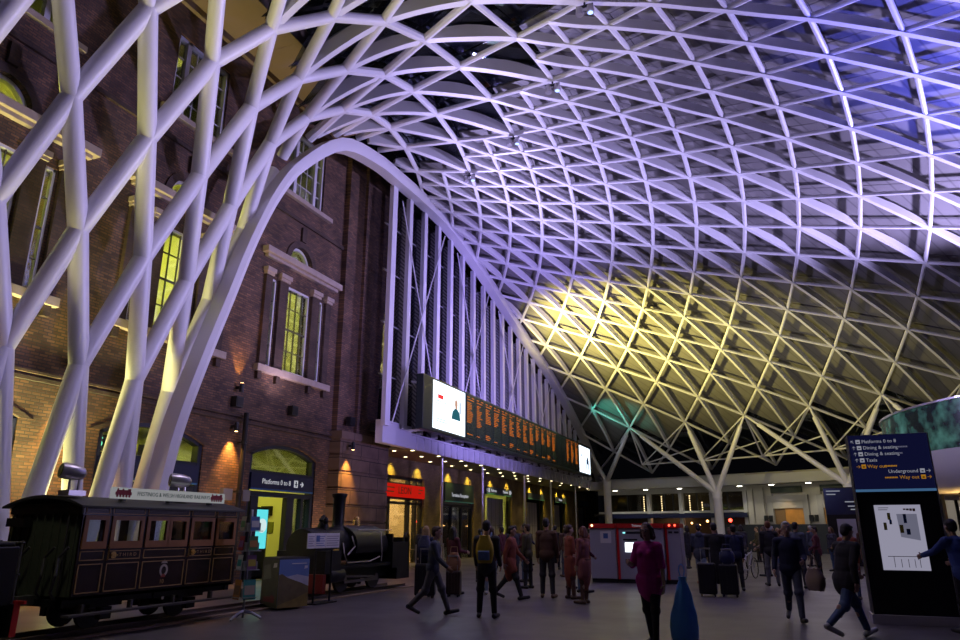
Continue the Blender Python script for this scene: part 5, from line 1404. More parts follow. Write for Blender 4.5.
def rx(v, a): return Vector((v.x, v.y * cos(a) - v.z * sin(a), v.y * sin(a) + v.z * cos(a)))
def pose(hipL=0, kneeL=0, hipR=0, kneeR=0, shL=0, elL=.15, abL=.1, shR=0, elR=.15, abR=.1, lean=0, yaw=0, nod=0, fem=False, spread=.0, bulk=1.0, inL=0, inR=0):
    """joint positions of a standing figure about 1.75 m tall that faces +y (left is -x)"""
    J = {}; sw = .165 if fem else .19; hw = .085 if not fem else .09
    J['pel'] = Vector((0, 0, .95)); J['hw'] = hw
    up = lambda v: J['pel'] + rx(Vector(v), -lean)
    J['waist'] = up((0, 0, .14)); J['chest'] = up((0, .005, .34)); J['neck'] = up((0, -.005, .52)); J['head'] = up((0, .015, .685)); J['lean'] = lean
    for S, s, h, k, sh, el, ab, inn in (('L', -1, hipL, kneeL, shL, elL, abL, inL), ('R', 1, hipR, kneeR, shR, elR, abR, inR)):
        hp = J['pel'] + Vector((s * hw, 0, -.03)); J['hip' + S] = hp
        td = Vector((s * spread, sin(h), -cos(h))).normalized(); kn = hp + td * .42; J['knee' + S] = kn
        sd = Vector((s * spread * .6, sin(h - k), -cos(h - k))).normalized(); an = kn + sd * .42; J['ank' + S] = an
        fa = (h - k) * .6
        J['toe' + S] = an + Vector((s * .04, .17 * cos(fa) + .03, -.055 + .17 * sin(fa))); J['heel' + S] = an + Vector((0, -.055 * cos(fa), -.06 - .05 * sin(fa)))
        shp = up((s * sw, 0, .46)); J['sh' + S] = shp
        ud = rx(Vector((s * sin(ab), sin(sh) * cos(ab), -cos(sh) * cos(ab))), -lean * .6); eb = shp + ud * .29; J['el' + S] = eb
        fd = Vector((s * sin(ab) * .6 - s * inn, sin(sh + el) , -cos(sh + el))).normalized(); fd = rx(fd, -lean * .6); wr = eb + fd * .25; J['wr' + S] = wr
        J['fd' + S] = fd
    J['yaw'] = yaw; J['nod'] = nod; J['fem'] = fem; J['bulk'] = bulk
    lo = min(J['heelL'].z, J['heelR'].z, J['toeL'].z, J['toeR'].z) - .032
    for k, v in J.items():
        if isinstance(v, Vector) and not k.startswith('fd'): v.z -= lo
    return J

def hand(mb, wr, d, s, curl=.35):
    d = d.normalized(); side = Vector((-s, 0, 0)); side = (side - d * side.dot(d)).normalized()    # palm faces inwards
    acr = d.cross(side).normalized()
    if acr.y < 0: acr = -acr                                    # thumb edge looks forward
    R = Matrix((acr, side, d)).transposed()
    mb.cap(wr - d * .02, wr + d * .03, .026, .028)
    mb.ell(wr + d * .055, (.043, .019, .055), 12, 8, R)
    for i, L in enumerate((.072, .08, .075, .06)):
        b = wr + d * .092 + acr * (.032 - i * .0215); k = d * cos(curl) + side * sin(curl); k2 = d * cos(curl * 2.4) + side * sin(curl * 2.4)
        m = b + k * L * .5; mb.cap(b - d * .02, m, .0098, .009, 7); mb.cap(m, m + k2 * L * .5, .009, .0078, 7)
    b = wr + d * .03 + acr * .036; t1 = b + (d * .7 + acr * .62 + side * .3).normalized() * .036; t2 = t1 + (d * .85 + acr * .2 + side * .45).normalized() * .03
    mb.cap(b - acr * .015, t1, .0135, .011, 7); mb.cap(t1, t2, .011, .009, 7)

def head_frame(J):
    y = J['yaw']; n = J['nod'] + J['lean'] * .5
    Rz = Matrix.Rotation(y, 3, 'Z'); Rx = Matrix.Rotation(-n, 3, 'X'); return Rz @ Rx
def build_body(J, vox):
    mb = MB(); b = J['bulk']; fem = J['fem']; H = J['head']; R = head_frame(J)
    tr = lambda x, y, z: H + R @ Vector((x, y, z))
    Rl = Matrix.Rotation(-J['lean'], 3, 'X')
    mb.ell(J['pel'] + Vector((0, -.01, .02)), (.155 * b, .11 * b, .12), 14, 10, Rl)
    mb.ell((J['pel'] + J['waist']) / 2 + Vector((0, .005, .04)), (.135 * b, .1 * b, .15), 14, 10, Rl); mb.ell(J['chest'], (.155 * b, .108 * b, .185), 14, 10, Rl)
    if fem:
        for s in (-1, 1): mb.ell(J['chest'] + Rl @ Vector((s * .065, .085, .02)), (.06, .05, .06), 10, 8)
    mb.cap(J['shL'], J['shR'], .058, .058); mb.cap(J['chest'] + Vector((0, 0, .1)), J['neck'], .08, .055); mb.cap(J['neck'] - Vector((0, 0, .03)), tr(0, -.012, -.07), .056, .05)
    # head
    mb.ell(tr(0, -.008, .02), (.076, .095, .102), 18, 14, R); mb.ell(tr(0, .018, -.045), (.06, .068, .075), 16, 12, R); mb.ell(tr(0, .045, -.095), (.03, .03, .025), 10, 8, R)
    mb.cap(tr(0, .09, .01), tr(0, .108, -.028), .009, .014, 8); mb.ell(tr(0, .077, -.058), (.026, .016, .012), 10, 6, R)
    for s in (-1, 1):
        mb.ell(tr(s * .079, -.005, -.012), (.012, .022, .033), 8, 8, R); mb.ell(tr(s * .032, .081, .01), (.014, .011, .009), 8, 6, R); mb.cap(tr(s * .015, .088, .032), tr(s * .05, .076, .032), .009, .007, 6)
    for S, s in (('L', -1), ('R', 1)):
        mb.cap(J['hip' + S] + Vector((0, 0, .03)), J['knee' + S], .085 * b, .055); mb.cap(J['knee' + S], J['ank' + S], .054, .036)
        c = J['knee' + S].lerp(J['ank' + S], .28); mb.ell(c + Vector((0, -.012, 0)), (.048, .05, .1))
        mb.cap(J['heel' + S], J['toe' + S], .036, .03); mb.cap(J['ank' + S], J['heel' + S], .036, .034)
        mb.cap(J['sh' + S], J['el' + S], .05 * (.88 if fem else 1), .037); mb.cap(J['el' + S], J['wr' + S], .037, .025); hand(mb, J['wr' + S], J['fd' + S], s)
    inv = R.transposed()
    def pick(c):
        q = inv @ (c - H)
        if abs(q.z) > .13 or abs(q.x) > .09: return 0
        if q.y > .07:
            for s in (-1, 1):
                e = ((q.x - s * .032) / .015) ** 2 + ((q.z - .01) / .009) ** 2
                if e < 1: return 2 if abs(q.x - s * .032) < .007 else 1
            if (q.x / .027) ** 2 + ((q.z + .058) / .011) ** 2 < 1: return 3
            if abs(q.z - .034) < .007 and .012 < abs(q.x) < .052: return 2
        return 0
    return remesh(mb, 'body', vox, 2, [SKIN[0], EYEW, EYED, LIP], pick)
def build_top(J, vox, length=0, open_=0, sleeve=1.0, hood=False, thick=.022):
    mb = MB(); b = J['bulk']; t = thick; Rl = Matrix.Rotation(-J['lean'], 3, 'X'); fem = J['fem']
    mb.ell(J['chest'], (.155 * b + t, .11 * b + t, .195), 16, 10, Rl); mb.ell((J['pel'] + J['waist']) / 2 + Vector((0, .005, .04)), (.14 * b + t, .105 * b + t, .19), 16, 10, Rl)
    mb.ell(J['chest'].lerp(J['pel'], .5) + Vector((0, .002, 0)), (.150 * b + t, .108 * b + t, .33), 16, 12, Rl)
    mb.ell(J['pel'] + Vector((0, -.008, .02 - length * .3)), (.165 * b + t, .122 * b + t, .13 + length * .5), 16, 10, Rl)
    if fem:
        for s in (-1, 1): mb.ell(J['chest'] + Rl @ Vector((s * .065, .09, .02)), (.06 + t * .5, .05 + t * .6, .06 + t * .5), 10, 8)
    mb.cap(J['shL'], J['shR'], .062 + t * .6, .062 + t * .6); mb.cap(J['chest'] + Vector((0, 0, .12)), J['neck'] + Vector((0, 0, -.02)), .09 + t * .5, .058 + t * .5)
    if length > .15:
        for S in 'LR': mb.cap(J['hip' + S], J['hip' + S].lerp(J['knee' + S], min(1, length)), .105 * b + t, .095 + t)
        mb.cap(J['pel'], (J['hipL'].lerp(J['kneeL'], min(1, length)) + J['hipR'].lerp(J['kneeR'], min(1, length))) / 2, .12, .1)
    for S in 'LR':
        mb.cap(J['sh' + S], J['el' + S], .058 + t * .5, .046 + t * .5)
        e = J['el' + S].lerp(J['wr' + S], sleeve * .97)
        if sleeve > 0: mb.cap(J['el' + S], e, .046 + t * .5, .034 + t * .4)
    if hood: mb.ell(J['neck'] + Rl @ Vector((0, -.085, -.01)), (.105, .06, .09), 12, 8)
    return remesh(mb, 'top', vox, 4, [CL['black']])
def build_trousers(J, vox, slim=1.0):
    mb = MB(); b = J['bulk']
    mb.ell(J['pel'] + Vector((0, -.012, .02)), (.168 * b, .124 * b, .12), 16, 10)
    for S in 'LR':
        mb.cap(J['hip' + S] + Vector((0, 0, .02)), J['knee' + S], .098 * b, .074 * slim); mb.ell(J['knee' + S], (.088 * slim, .09 * slim, .095)); mb.cap(J['knee' + S], J['ank' + S] + (J['knee' + S] - J['ank' + S]).normalized() * .02, .069 * slim, .054 * slim)
    return remesh(mb, 'trousers', vox, 3, [CL['denim']])
def build_shoes(J, vox):
    mb = MB()
    for S in 'LR': mb.cap(J['heel' + S] + Vector((0, 0, .012)), J['toe' + S] + Vector((0, 0, .008)), .045, .038); mb.cap(J['ank' + S] + Vector((0, 0, -.01)), J['heel' + S] + Vector((0, .02, .02)), .044, .046)
    return remesh(mb, 'shoes', vox, 2, [SHOE['black']])
def build_hair(J, vox, style):
    mb = MB(); H = J['head']; R = head_frame(J); tr = lambda x, y, z: H + R @ Vector((x, y, z))
    mb.ell(tr(0, -.024, .042), (.085, .094, .092), 18, 12, R); mb.ell(tr(0, -.05, -.0), (.078, .065, .085), 14, 10, R)
    if style == 'short': mb.ell(tr(0, .035, .095), (.06, .045, .026), 12, 8, R)
    if style in ('long', 'bob'):
        z = -.2 if style == 'long' else -.1
        for x in (-.055, 0, .055): mb.cap(tr(x, -.055, .02), tr(x * 1.3, -.07, z), .05, .045)
        for s in (-1, 1): mb.cap(tr(s * .07, .0, .03), tr(s * .085, -.01, z * .8), .024, .028)
    if style == 'pony': mb.cap(tr(0, -.11, .03), tr(0, -.15, -.14), .035, .02)
    if style == 'hat':
        mb.ell(tr(0, -.005, .06), (.09, .108, .075), 18, 10, R)
    return remesh(mb, 'hair', vox, 3, [HAIR['dark']])

PROTO = {}
def proto(key, J, near=False, top=None, slim=1.0, hair='short'):
    v = .0075 if near else .0095
    d = dict(J=J, body=build_body(J, v), top=build_top(J, .011, **(top or {})), trousers=build_trousers(J, .011, slim), shoes=build_shoes(J, .009), hair={})
    PROTO[key] = d
def person(label, loc, rz, key, top='black', legs='denim', hair='dark', style='short', shoe='black', skin=0, h=1.75, group=None):
    d = PROTO[key]; t = thing('person', label, 'person', (loc[0], loc[1], 0.0), rz, group); t.scale = (h / 1.75,) * 3
    if style not in d['hair']: d['hair'][style] = build_hair(d['J'], .009, style)
    for nm, me, m in (('body', d['body'], SKIN[skin]), ({'l': 'jacket'}.get('l'), d['top'], CL[top]), ('trousers', d['trousers'], CL[legs]), ('shoes', d['shoes'], SHOE[shoe]), ('hair' if style != 'hat' else 'hat', d['hair'][style], HAIR[hair])):
        o = bpy.data.objects.new(nm, me); COL.objects.link(o); o.parent = t
        o.material_slots[0].link = 'OBJECT'; o.material_slots[0].material = m
    return t
# poses -------------------------------------------------------------------
proto('stand', pose(hipL=.03, hipR=-.03, shL=.05, shR=.1, spread=.06), top=dict(length=.1))
proto('stand_coat', pose(hipL=-.03, hipR=.05, shL=.15, elL=.5, shR=.1, elR=.9, spread=.05, nod=.15), top=dict(length=.75))
proto('woman', pose(hipL=.04, hipR=-.05, shL=.1, elL=.9, shR=0, fem=True, nod=.1, spread=.03), top=dict(length=.15), slim=.85)
proto('woman_coat', pose(hipL=.0, hipR=.06, shL=.05, shR=.2, elR=1.2, fem=True, spread=.03), top=dict(length=.7), slim=.85)
proto('hoodie', pose(hipL=.2, kneeL=.05, hipR=-.2, kneeR=.25, shL=.15, elL=.7, shR=.1, elR=.8, nod=.2), top=dict(length=.2, hood=True), slim=.85)
proto('stride', pose(hipL=.42, kneeL=.08, hipR=-.32, kneeR=.5, shL=-.35, elL=.3, shR=.4, elR=.5, lean=.08), top=dict(length=.1))
proto('stride_coat', pose(hipL=-.3, kneeL=.45, hipR=.4, kneeR=.1, shL=.35, elL=.5, shR=-.3, elR=.3, lean=.06), top=dict(length=.5))
proto('backpacker', pose(hipL=.05, hipR=-.05, shL=.1, elL=.6, shR=.1, elR=.6, spread=.1, nod=.1), near=True, top=dict(length=.15))
proto('grey_man', pose(hipL=.34, kneeL=.12, hipR=-.2, kneeR=.55, shL=.25, elL=1.1, abL=.2, shR=-.1, elR=.7, abR=.22, inL=.3, lean=.04, bulk=1.06), near=True, top=dict(length=.12))
proto('strider', pose(hipL=.5, kneeL=.12, hipR=-.42, kneeR=.5, shL=.5, elL=.6, shR=-.3, elR=.4, lean=.2, nod=.25, bulk=1.08), near=True, top=dict(length=.25, thick=.03))
proto('magenta', pose(hipL=.16, kneeL=.05, hipR=-.12, kneeR=.2, shR=.25, elR=1.5, abR=.25, inR=.35, shL=.05, elL=.2, abL=.2, fem=True, nod=.15, bulk=1.08), near=True, top=dict(length=.3, sleeve=.0), slim=.9)
proto('pointing', pose(hipL=.12, hipR=-.1, shL=1.05, elL=.35, abL=.1, shR=.5, elR=.9, lean=.16, bulk=1.06), near=True, top=dict(length=.15))


P_ = person
# facing angles: 0 looks away from the camera (+y), pi looks at the camera
P_('white-haired man in a navy jacket striding towards the camera', (.19, 14.85), PI + .05, 'grey_man', 'navy', 'slate', 'grey', 'short', 'black', 0, 1.76)
P_('person in a black jacket and blue jeans striding right with head down, beside the totem', (.95, 13.0), -.9, 'strider', 'black', 'denim', 'dark', 'short', 'white', 0, 1.76)
P_('person in a royal blue top reaching out to the map on the totem', (2.75, 13.95), .55, 'pointing', 'blue', 'black', 'dark', 'short', 'black', 1, 1.76)
P_('woman in a magenta t-shirt and black leggings in the centre foreground', (-1.78, 11.0), PI - .25, 'magenta', 'magenta', 'black', 'brown', 'bob', 'black', 0, 1.68)
P_('person in dark clothes seen from behind wearing the yellow backpack', (-5.25, 13.3), .2, 'backpacker', 'charcoal', 'black', 'dark', 'short', 'black', 0, 1.76)
P_('tall man in a brown jacket standing with his back turned beyond the yellow backpack', (-5.35, 17.65), .1, 'stand', 'brown', 'charcoal', 'dark', 'short', 'brown', 0, 1.86)
P_('person in a coral top standing just left of the ticket machines', (-4.15, 16.6), 1.2, 'woman_coat', 'coral', 'brown', 'red', 'bob', 'brown', 0, 1.66)
P_('person in a rust coat behind the coral top person', (-4.75, 17.6), -1.0, 'stand_coat', 'rust', 'brown', 'brown', 'short', 'brown', 0, 1.7)
P_('blond woman with the patterned dark backpack beside a black suitcase', (-8.35, 16.9), .3, 'woman', 'navy', 'black', 'blond', 'long', 'black', 0, 1.68)
P_('person in a dark slate coat walking past the black suitcase', (-6.4, 13.3), -1.3, 'stride', 'slate', 'grey', 'brown', 'short', 'black', 0, 1.7)
P_('dark-haired woman in a maroon coat holding the brown bag', (-7.85, 17.5), -.4, 'woman_coat', 'maroon', 'black', 'dark', 'long', 'black', 0, 1.66)
P_('woman in a brown jacket and pale blue jeans right of the brown bag', (-7.0, 18.0), .5, 'woman', 'brown', 'paleblue', 'brown', 'long', 'white', 0, 1.68)
P_('person in a rust jacket right behind the yellow backpack', (-6.05, 16.9), -1.5, 'stride_coat', 'rust', 'black', 'dark', 'short', 'black', 1, 1.72)
P_('person in an olive jacket between the rust jacket and the tall man', (-6.7, 20.2), 1.4, 'stand', 'olive', 'black', 'brown', 'short', 'black', 0, 1.74)
P_('person in a dark coat under the third navy sign, facing the shops', (-8.6, 24.5), .9, 'stand_coat', 'charcoal', 'black', 'dark', 'short', 'black', 0, 1.74)
P_('person in a maroon jacket walking left under the mezzanine', (-9.6, 26.0), 1.3, 'stride', 'maroon', 'charcoal', 'dark', 'short', 'black', 2, 1.75)
P_('person in a tan jacket behind the tall man', (-5.6, 20.6), -.8, 'woman', 'tan', 'denim', 'brown', 'pony', 'black', 0, 1.66)
P_('person in a dark hat and coat far off between the posts', (-8.7, 30.0), .2, 'stand_coat', 'black', 'black', 'dark', 'hat', 'black', 0, 1.76)
P_('person in a brown coat far off beside the left ticket machine', (-7.0, 25.5), .6, 'stand', 'brown', 'slate', 'brown', 'short', 'brown', 0, 1.75)
P_('person in a grey hooded jacket and light jeans walking away right of the ticket machines', (-2.2, 23.4), .1, 'hoodie', 'slate', 'paleblue', 'dark', 'short', 'red', 0, 1.76)
P_('person in shorts-length brown coat just right of the grey hooded jacket', (-1.95, 26.6), -.3, 'woman_coat', 'brown', 'tan', 'brown', 'bob', 'black', 0, 1.62)
P_('person in black seen from behind pulling the large black suitcases', (-1.5, 20.1), .05, 'stand_coat', 'black', 'black', 'dark', 'short', 'black', 0, 1.76)
P_('person in a navy jacket just right of the suitcase puller', (-1.1, 21.6), .3, 'stand', 'navy', 'black', 'dark', 'short', 'black', 1, 1.72)
P_('woman in a tan jacket standing with the bicycle', (-.4, 28.5), 1.2, 'woman', 'khaki', 'black', 'brown', 'long', 'black', 0, 1.7)
P_('person in a pale grey top and khaki trousers beyond the bicycle', (-.15, 32.6), -.9, 'stand', 'grey', 'khaki', 'grey', 'short', 'brown', 0, 1.74)
P_('red-haired man in black seen from behind left of the white-haired man', (-.2, 23.8), .2, 'stand', 'black', 'grey', 'red', 'short', 'black', 0, 1.84)
P_('dark-haired man in a blue jacket behind the white-haired man', (.55, 23.2), -.5, 'stand', 'slate', 'charcoal', 'dark', 'short', 'black', 0, 1.8)
P_('person in a maroon top between the blue jacket and the walking person in black', (1.25, 27.2), 1.5, 'woman', 'maroon', 'black', 'dark', 'short', 'black', 1, 1.7)
P_('person in a tan coat partly hidden behind the walking person in black', (1.6, 19.9), PI - .4, 'woman_coat', 'rust', 'denim', 'blond', 'bob', 'black', 0, 1.68)
P_('person behind the locomotive cab in a dark brown jacket', (-12.2, 19.8), 1.3, 'stand', 'brown', 'black', 'brown', 'short', 'black', 0, 1.86)
P_('person in black at the cafe door under the red sign', (-15.6, 31.2), 1.4, 'stand', 'black', 'black', 'dark', 'short', 'black', 0, 1.74)
P_('person in dark grey beside the cafe rail, nearest the first steel post', (-14.9, 29.6), .4, 'woman', 'charcoal', 'black', 'dark', 'bob', 'black', 0, 1.66)
more = [(-8.9, 22.0, 'black', 'dark', 'a black coat waiting under the second navy sign'), (-7.6, 22.6, 'maroon', 'dark', 'a maroon coat waiting behind the rust jacket'), (-10.2, 28.5, 'charcoal', 'brown', 'a charcoal coat close to the second steel post'), (-6.6, 27.5, 'rust', 'dark', 'a rust coat far behind the tall man'),
        (-8.0, 33.5, 'brown', 'dark', 'a brown coat far off near the fourth steel post'), (-6.0, 31, 'black', 'dark', 'a black coat far off left of the ticket machines'), (-10.9, 33, 'navy', 'brown', 'a navy coat before the dark doorway under the plain navy sign'), (-4.9, 19.4, 'maroon', 'brown', 'a maroon coat between the tall man and the rust coat')]
far = more + [(-3.6, 33, 'black', 'dark', 'a black coat far behind the ticket machines'), (-2.7, 36, 'maroon', 'brown', 'a maroon jacket left of the central tree column'), (-2.0, 39, 'navy', 'dark', 'a navy coat close to the central tree column'), (-1.4, 34, 'charcoal', 'dark', 'a charcoal coat above the black suitcases'),
       (-.9, 41, 'olive', 'brown', 'an olive coat behind the suitcase puller'), (.1, 38, 'brown', 'blond', 'a brown coat with fair hair above the bicycle'), (.7, 44, 'black', 'dark', 'a black coat before the slate hoarding'), (1.5, 37, 'slate', 'grey', 'a slate jacket with grey hair right of the red-haired man'),
       (2.1, 33, 'charcoal', 'brown', 'a charcoal coat under the left timber door'), (2.6, 41, 'cream', 'dark', 'a cream jacket beside the small totem'), (1.9, 46, 'rust', 'dark', 'a rust coat far off below the timber doors'), (-3.2, 44, 'grey', 'dark', 'a grey coat far off beneath the navy sign band'),
       (-1.7, 30.5, 'black', 'brown', 'a black jacket behind the grey hooded jacket'), (.2, 30, 'navy', 'red', 'a navy jacket with red hair near the bicycle'), (3.0, 30, 'brown', 'dark', 'a brown jacket left of the big totem'), (-.4, 46, 'paleblue', 'blond', 'a pale blue top deep in the crowd')]
kk_ = ['stand', 'woman', 'stand_coat', 'woman_coat', 'stride']
for i, (x, y, c, hr, lb) in enumerate(far):
    P_('person in ' + lb, (x, y), (i * 1.7) % 6.2, kk_[i % 5], c, ('black', 'denim', 'charcoal')[i % 3], hr, ('short', 'long', 'bob')[i % 3] if i % 5 in (1, 3) else 'short', 'black', i % 3 if i % 4 == 0 else 0, 1.62 + .03 * ((i * 5) % 7), 'distant crowd before the far building' if i > 7 else 'people waiting below the departure board')

# =================================================================== LUGGAGE AND BICYCLE
def suitcase(label, x, y, rz, m, h=.72, w=.46, d=.28, handle=True):
    t = thing('suitcase', label, 'suitcase', (x, y, 0), rz)
    mb = MB(); mb.box(-w / 2, w / 2, -d / 2, d / 2, .06, h); mb.build('shell', m, t, bevel=.04)
    mb = MB()
    for k in range(4): mb.box(-w / 2 + .06 + k * (w - .12) / 3 - .012, -w / 2 + .06 + k * (w - .12) / 3 + .012, -d / 2 - .008, d / 2 + .008, .1, h - .05)
    mb.build('ridge', m, t)
    for sx in (-1, 1):
        for sy in (-1, 1):
            mb = MB(); mb.lathe((sx * (w / 2 - .06), sy * (d / 2 - .05), .035), [(.034, -.014), (.034, .014)], 12, 'X'); mb.box(sx * (w / 2 - .06) - .02, sx * (w / 2 - .06) + .02, sy * (d / 2 - .05) - .02, sy * (d / 2 - .05) + .02, .04, .07); mb.build('wheel', BLACK, t)
    mb = MB()
    if handle:
        for s in (-1, 1): mb.tube((s * .11, -d / 2 + .05, h), (s * .11, -d / 2 + .05, h + .34), .009, n=6)
        mb.box(-.13, .13, -d / 2 + .03, -d / 2 + .07, h + .33, h + .37)
    else: mb.path([(-.1, 0, h), (-.09, 0, h + .04), (.09, 0, h + .04), (.1, 0, h)], .012, 6)
    mb.build('handle', CHROME, t)
    return t
CASEB = mat('suitcase_black', (.012, .012, .014), .4); CASEN = mat('suitcase_navy', (.015, .022, .08), .5)
suitcase('black suitcase beside the blond woman', -8.15, 16.5, .3, CASEB, .8, .5)
suitcase('slim dark suitcase below the brown bag', -7.62, 17.05, .2, mat('suitcase_brown', (.04, .022, .016), .4), .62, .36)
suitcase('left large black suitcase pulled by the person in black', -1.72, 19.55, .05, CASEB, .8, .44)
suitcase('right large black suitcase pulled by the person in black', -1.2, 19.6, -.05, CASEB, .78, .44)
def bag_mesh(t, m, w, d, h, z0=0, y0=0):
    mb = MB(); vs = []; n = 14; L = 7
    for j in range(L):
        f = j / (L - 1); s = .82 + .3 * sin(PI * min(1, f * 1.15)) * (1 - .25 * f); sq = 1 - .3 * max(0, f - .7) / .3
        for i in range(n):
            a = 2 * PI * i / n; cx_, sy_ = cos(a), sin(a)
            vs.append((w / 2 * s * sq * math.copysign(abs(cx_) ** .6, cx_), y0 + d / 2 * s * math.copysign(abs(sy_) ** .6, sy_), z0 + h * f + .012 * sin(5 * a + j)))
    fs = [(j * n + i, j * n + (i + 1) % n, (j + 1) * n + (i + 1) % n, (j + 1) * n + i) for j in range(L - 1) for i in range(n)] + [tuple(range(n - 1, -1, -1)), tuple(range((L - 1) * n, L * n))]
    mb.add(vs, fs); return mb.build('body', m, t, smooth=True, sharp=60)
# navy holdall on the right case
t = thing('holdall', 'navy bag standing on the right black suitcase', 'bag', (-1.2, 19.6, .79), -.05); bag_mesh(t, CASEN, .36, .26, .36)
mb = MB(); mb.path([(-.1, 0, .34), (-.09, 0, .46), (.09, 0, .46), (.1, 0, .34)], .012, 6); mb.build('handle', CASEN, t)
t = thing('tote_bag', 'brown bag resting on the slim dark suitcase', 'bag', (-7.62, 17.05, .63), .2); bag_mesh(t, mat('brown_bag', (.33, .16, .08), .6), .34, .2, .42)
mb = MB(); mb.path([(-.1, 0, .4), (-.08, 0, .56), (.08, 0, .56), (.1, 0, .4)], .012, 6); mb.build('handle', mat('brown_bag', (.33, .16, .08), .6), t)
def backpack(label, x, y, z, rz, m, m2, h=.5):
    t = thing('backpack', label, 'backpack', (x, y, z), rz); bag_mesh(t, m, .32, .2, h)
    mb = MB(); mb.box(-.11, .11, -.145, -.09, .05, .22); mb.build('pocket', m2, t, bevel=.02)
    mb = MB()
    for s in (-1, 1): mb.path([(s * .09, .1, h - .04), (s * .1, .2, h + .05), (s * .11, .34, h - .08)], .016, 6)
    mb.build('strap', m2, t)
    return t
backpack('yellow and blue backpack worn by the person in dark clothes', -5.21, 13.1, 1.0, .2, mat('yellow_bag', (.5, .36, .02), .6), mat('pale_blue_bag', (.12, .2, .34), .6), .5)
backpack('dark patterned backpack on the blond woman', -8.29, 16.7, 1.0, .3, mat('patterned_bag', (.05, .055, .1), .7, noise=.8, nscale=40), CL['navy'], .46)
# bag of the walking person
t = thing('shoulder_bag', 'tan bag carried by the person striding in black', 'bag', (.52, 13.3, .66), -.9); bag_mesh(t, mat('tan_bag', (.24, .17, .13), .7), .34, .16, .34)
mb = MB(); mb.path([(-.1, 0, .32), (-.03, .02, .55), (.04, .0, .5), (.1, 0, .32)], .01, 6); mb.build('strap', mat('tan_bag', (.24, .17, .13), .7), t)
# blue plastic bag held by the woman in magenta
t = thing('plastic_bag', 'large blue plastic bag hanging beside the woman in magenta', 'bag', (-1.33, 10.95, .04), .3)
mb = MB(); vs = []; n = 26; prof = [(0, .06), (.02, .15), (.12, .185), (.28, .19), (.45, .165), (.6, .125), (.74, .105), (.86, .075), (.95, .045), (1.0, .055)]; L = len(prof); rg = random.Random(5)
for j, (f, w) in enumerate(prof):
    for i in range(n):
        a = 2 * PI * i / n; k = 1 + (.10 * sin(4 * a + 3 * f) + .07 * sin(7 * a - 5 * f) + rg.uniform(-.05, .05)) * (.5 + .7 * f)
        vs.append((w * k * cos(a) + .02 * f, w * .75 * k * sin(a), .92 * f))
fs = [(j * n + i, j * n + (i + 1) % n, (j + 1) * n + (i + 1) % n, (j + 1) * n + i) for j in range(L - 1) for i in range(n)] + [tuple(range(n - 1, -1, -1)), tuple(range((L - 1) * n, L * n))]
mb.add(vs, fs); mb.build('sack', mat('blue_plastic', (.1, .36, .8), .3), t, smooth=True, sharp=70)
mb = MB()
for s in (-1, 1): mb.path([(.02 + s * .02, 0, .9), (.02 + s * .04, .01, 1.0), (.02 + s * .03, .01, 1.06), (.02, .0, 1.09)], .008, 6)
mb.build('handle', mat('blue_plastic', (.1, .36, .8), .3), t)
# bicycle
t = thing('bicycle', 'white-framed bicycle standing in the crowd beside the woman in tan', 'bicycle', (-.95, 26.8, 0), 1.25)
WF = mat('bike_frame', (.55, .55, .56), .3)
for x in (-.5, .5):
    mb = MB(); pts = [(x + .33 * cos(2 * PI * i / 28), 0, .345 + .33 * sin(2 * PI * i / 28)) for i in range(29)]; mb.path(pts, .016, 6); w = mb.build('wheel', BLACK, t)
    mb = MB()
    for i in range(12): mb.tube((x, 0, .345), (x + .32 * cos(i * PI / 6), 0, .345 + .32 * sin(i * PI / 6)), .004, n=4)
    mb.build('spokes', CHROME, w)
mb = MB()
for a, b in (((-.5, 0, .345), (-.12, 0, .3)), ((-.12, 0, .3), (-.22, 0, .82)), ((-.5, 0, .345), (-.2, 0, .75)), ((-.12, 0, .3), (.36, 0, .8)), ((-.2, 0, .75), (.35, 0, .88)), ((.33, 0, .95), (.5, 0, .345))): mb.tube(a, b, .02, n=8)
mb.build('frame', WF, t)
mb = MB(); mb.tube((-.22, 0, .82), (-.24, 0, .9), .012); mb.ell((-.25, 0, .93), (.13, .06, .03)); mb.build('saddle', BLACK, t)
mb = MB(); mb.tube((.33, 0, .92), (.31, 0, 1.02), .014); mb.path([(.36, -.26, 1.03), (.31, -.1, 1.03), (.31, .1, 1.03), (.36, .26, 1.03)], .013, 6); mb.build('handlebar', BLACK, t)
mb = MB(); mb.lathe((-.12, .03, .3), [(.09, 0), (.09, .01)], 16, 'Y'); mb.bar((-.12, .06, .3), (-.02, .06, .16), .02, .02); mb.box(-.06, .04, .06, .14, .14, .17); mb.bar((-.12, -.06, .3), (-.22, -.06, .44), .02, .02); mb.box(-.28, -.18, -.14, -.06, .43, .46); mb.build('crank', CHROME, t)
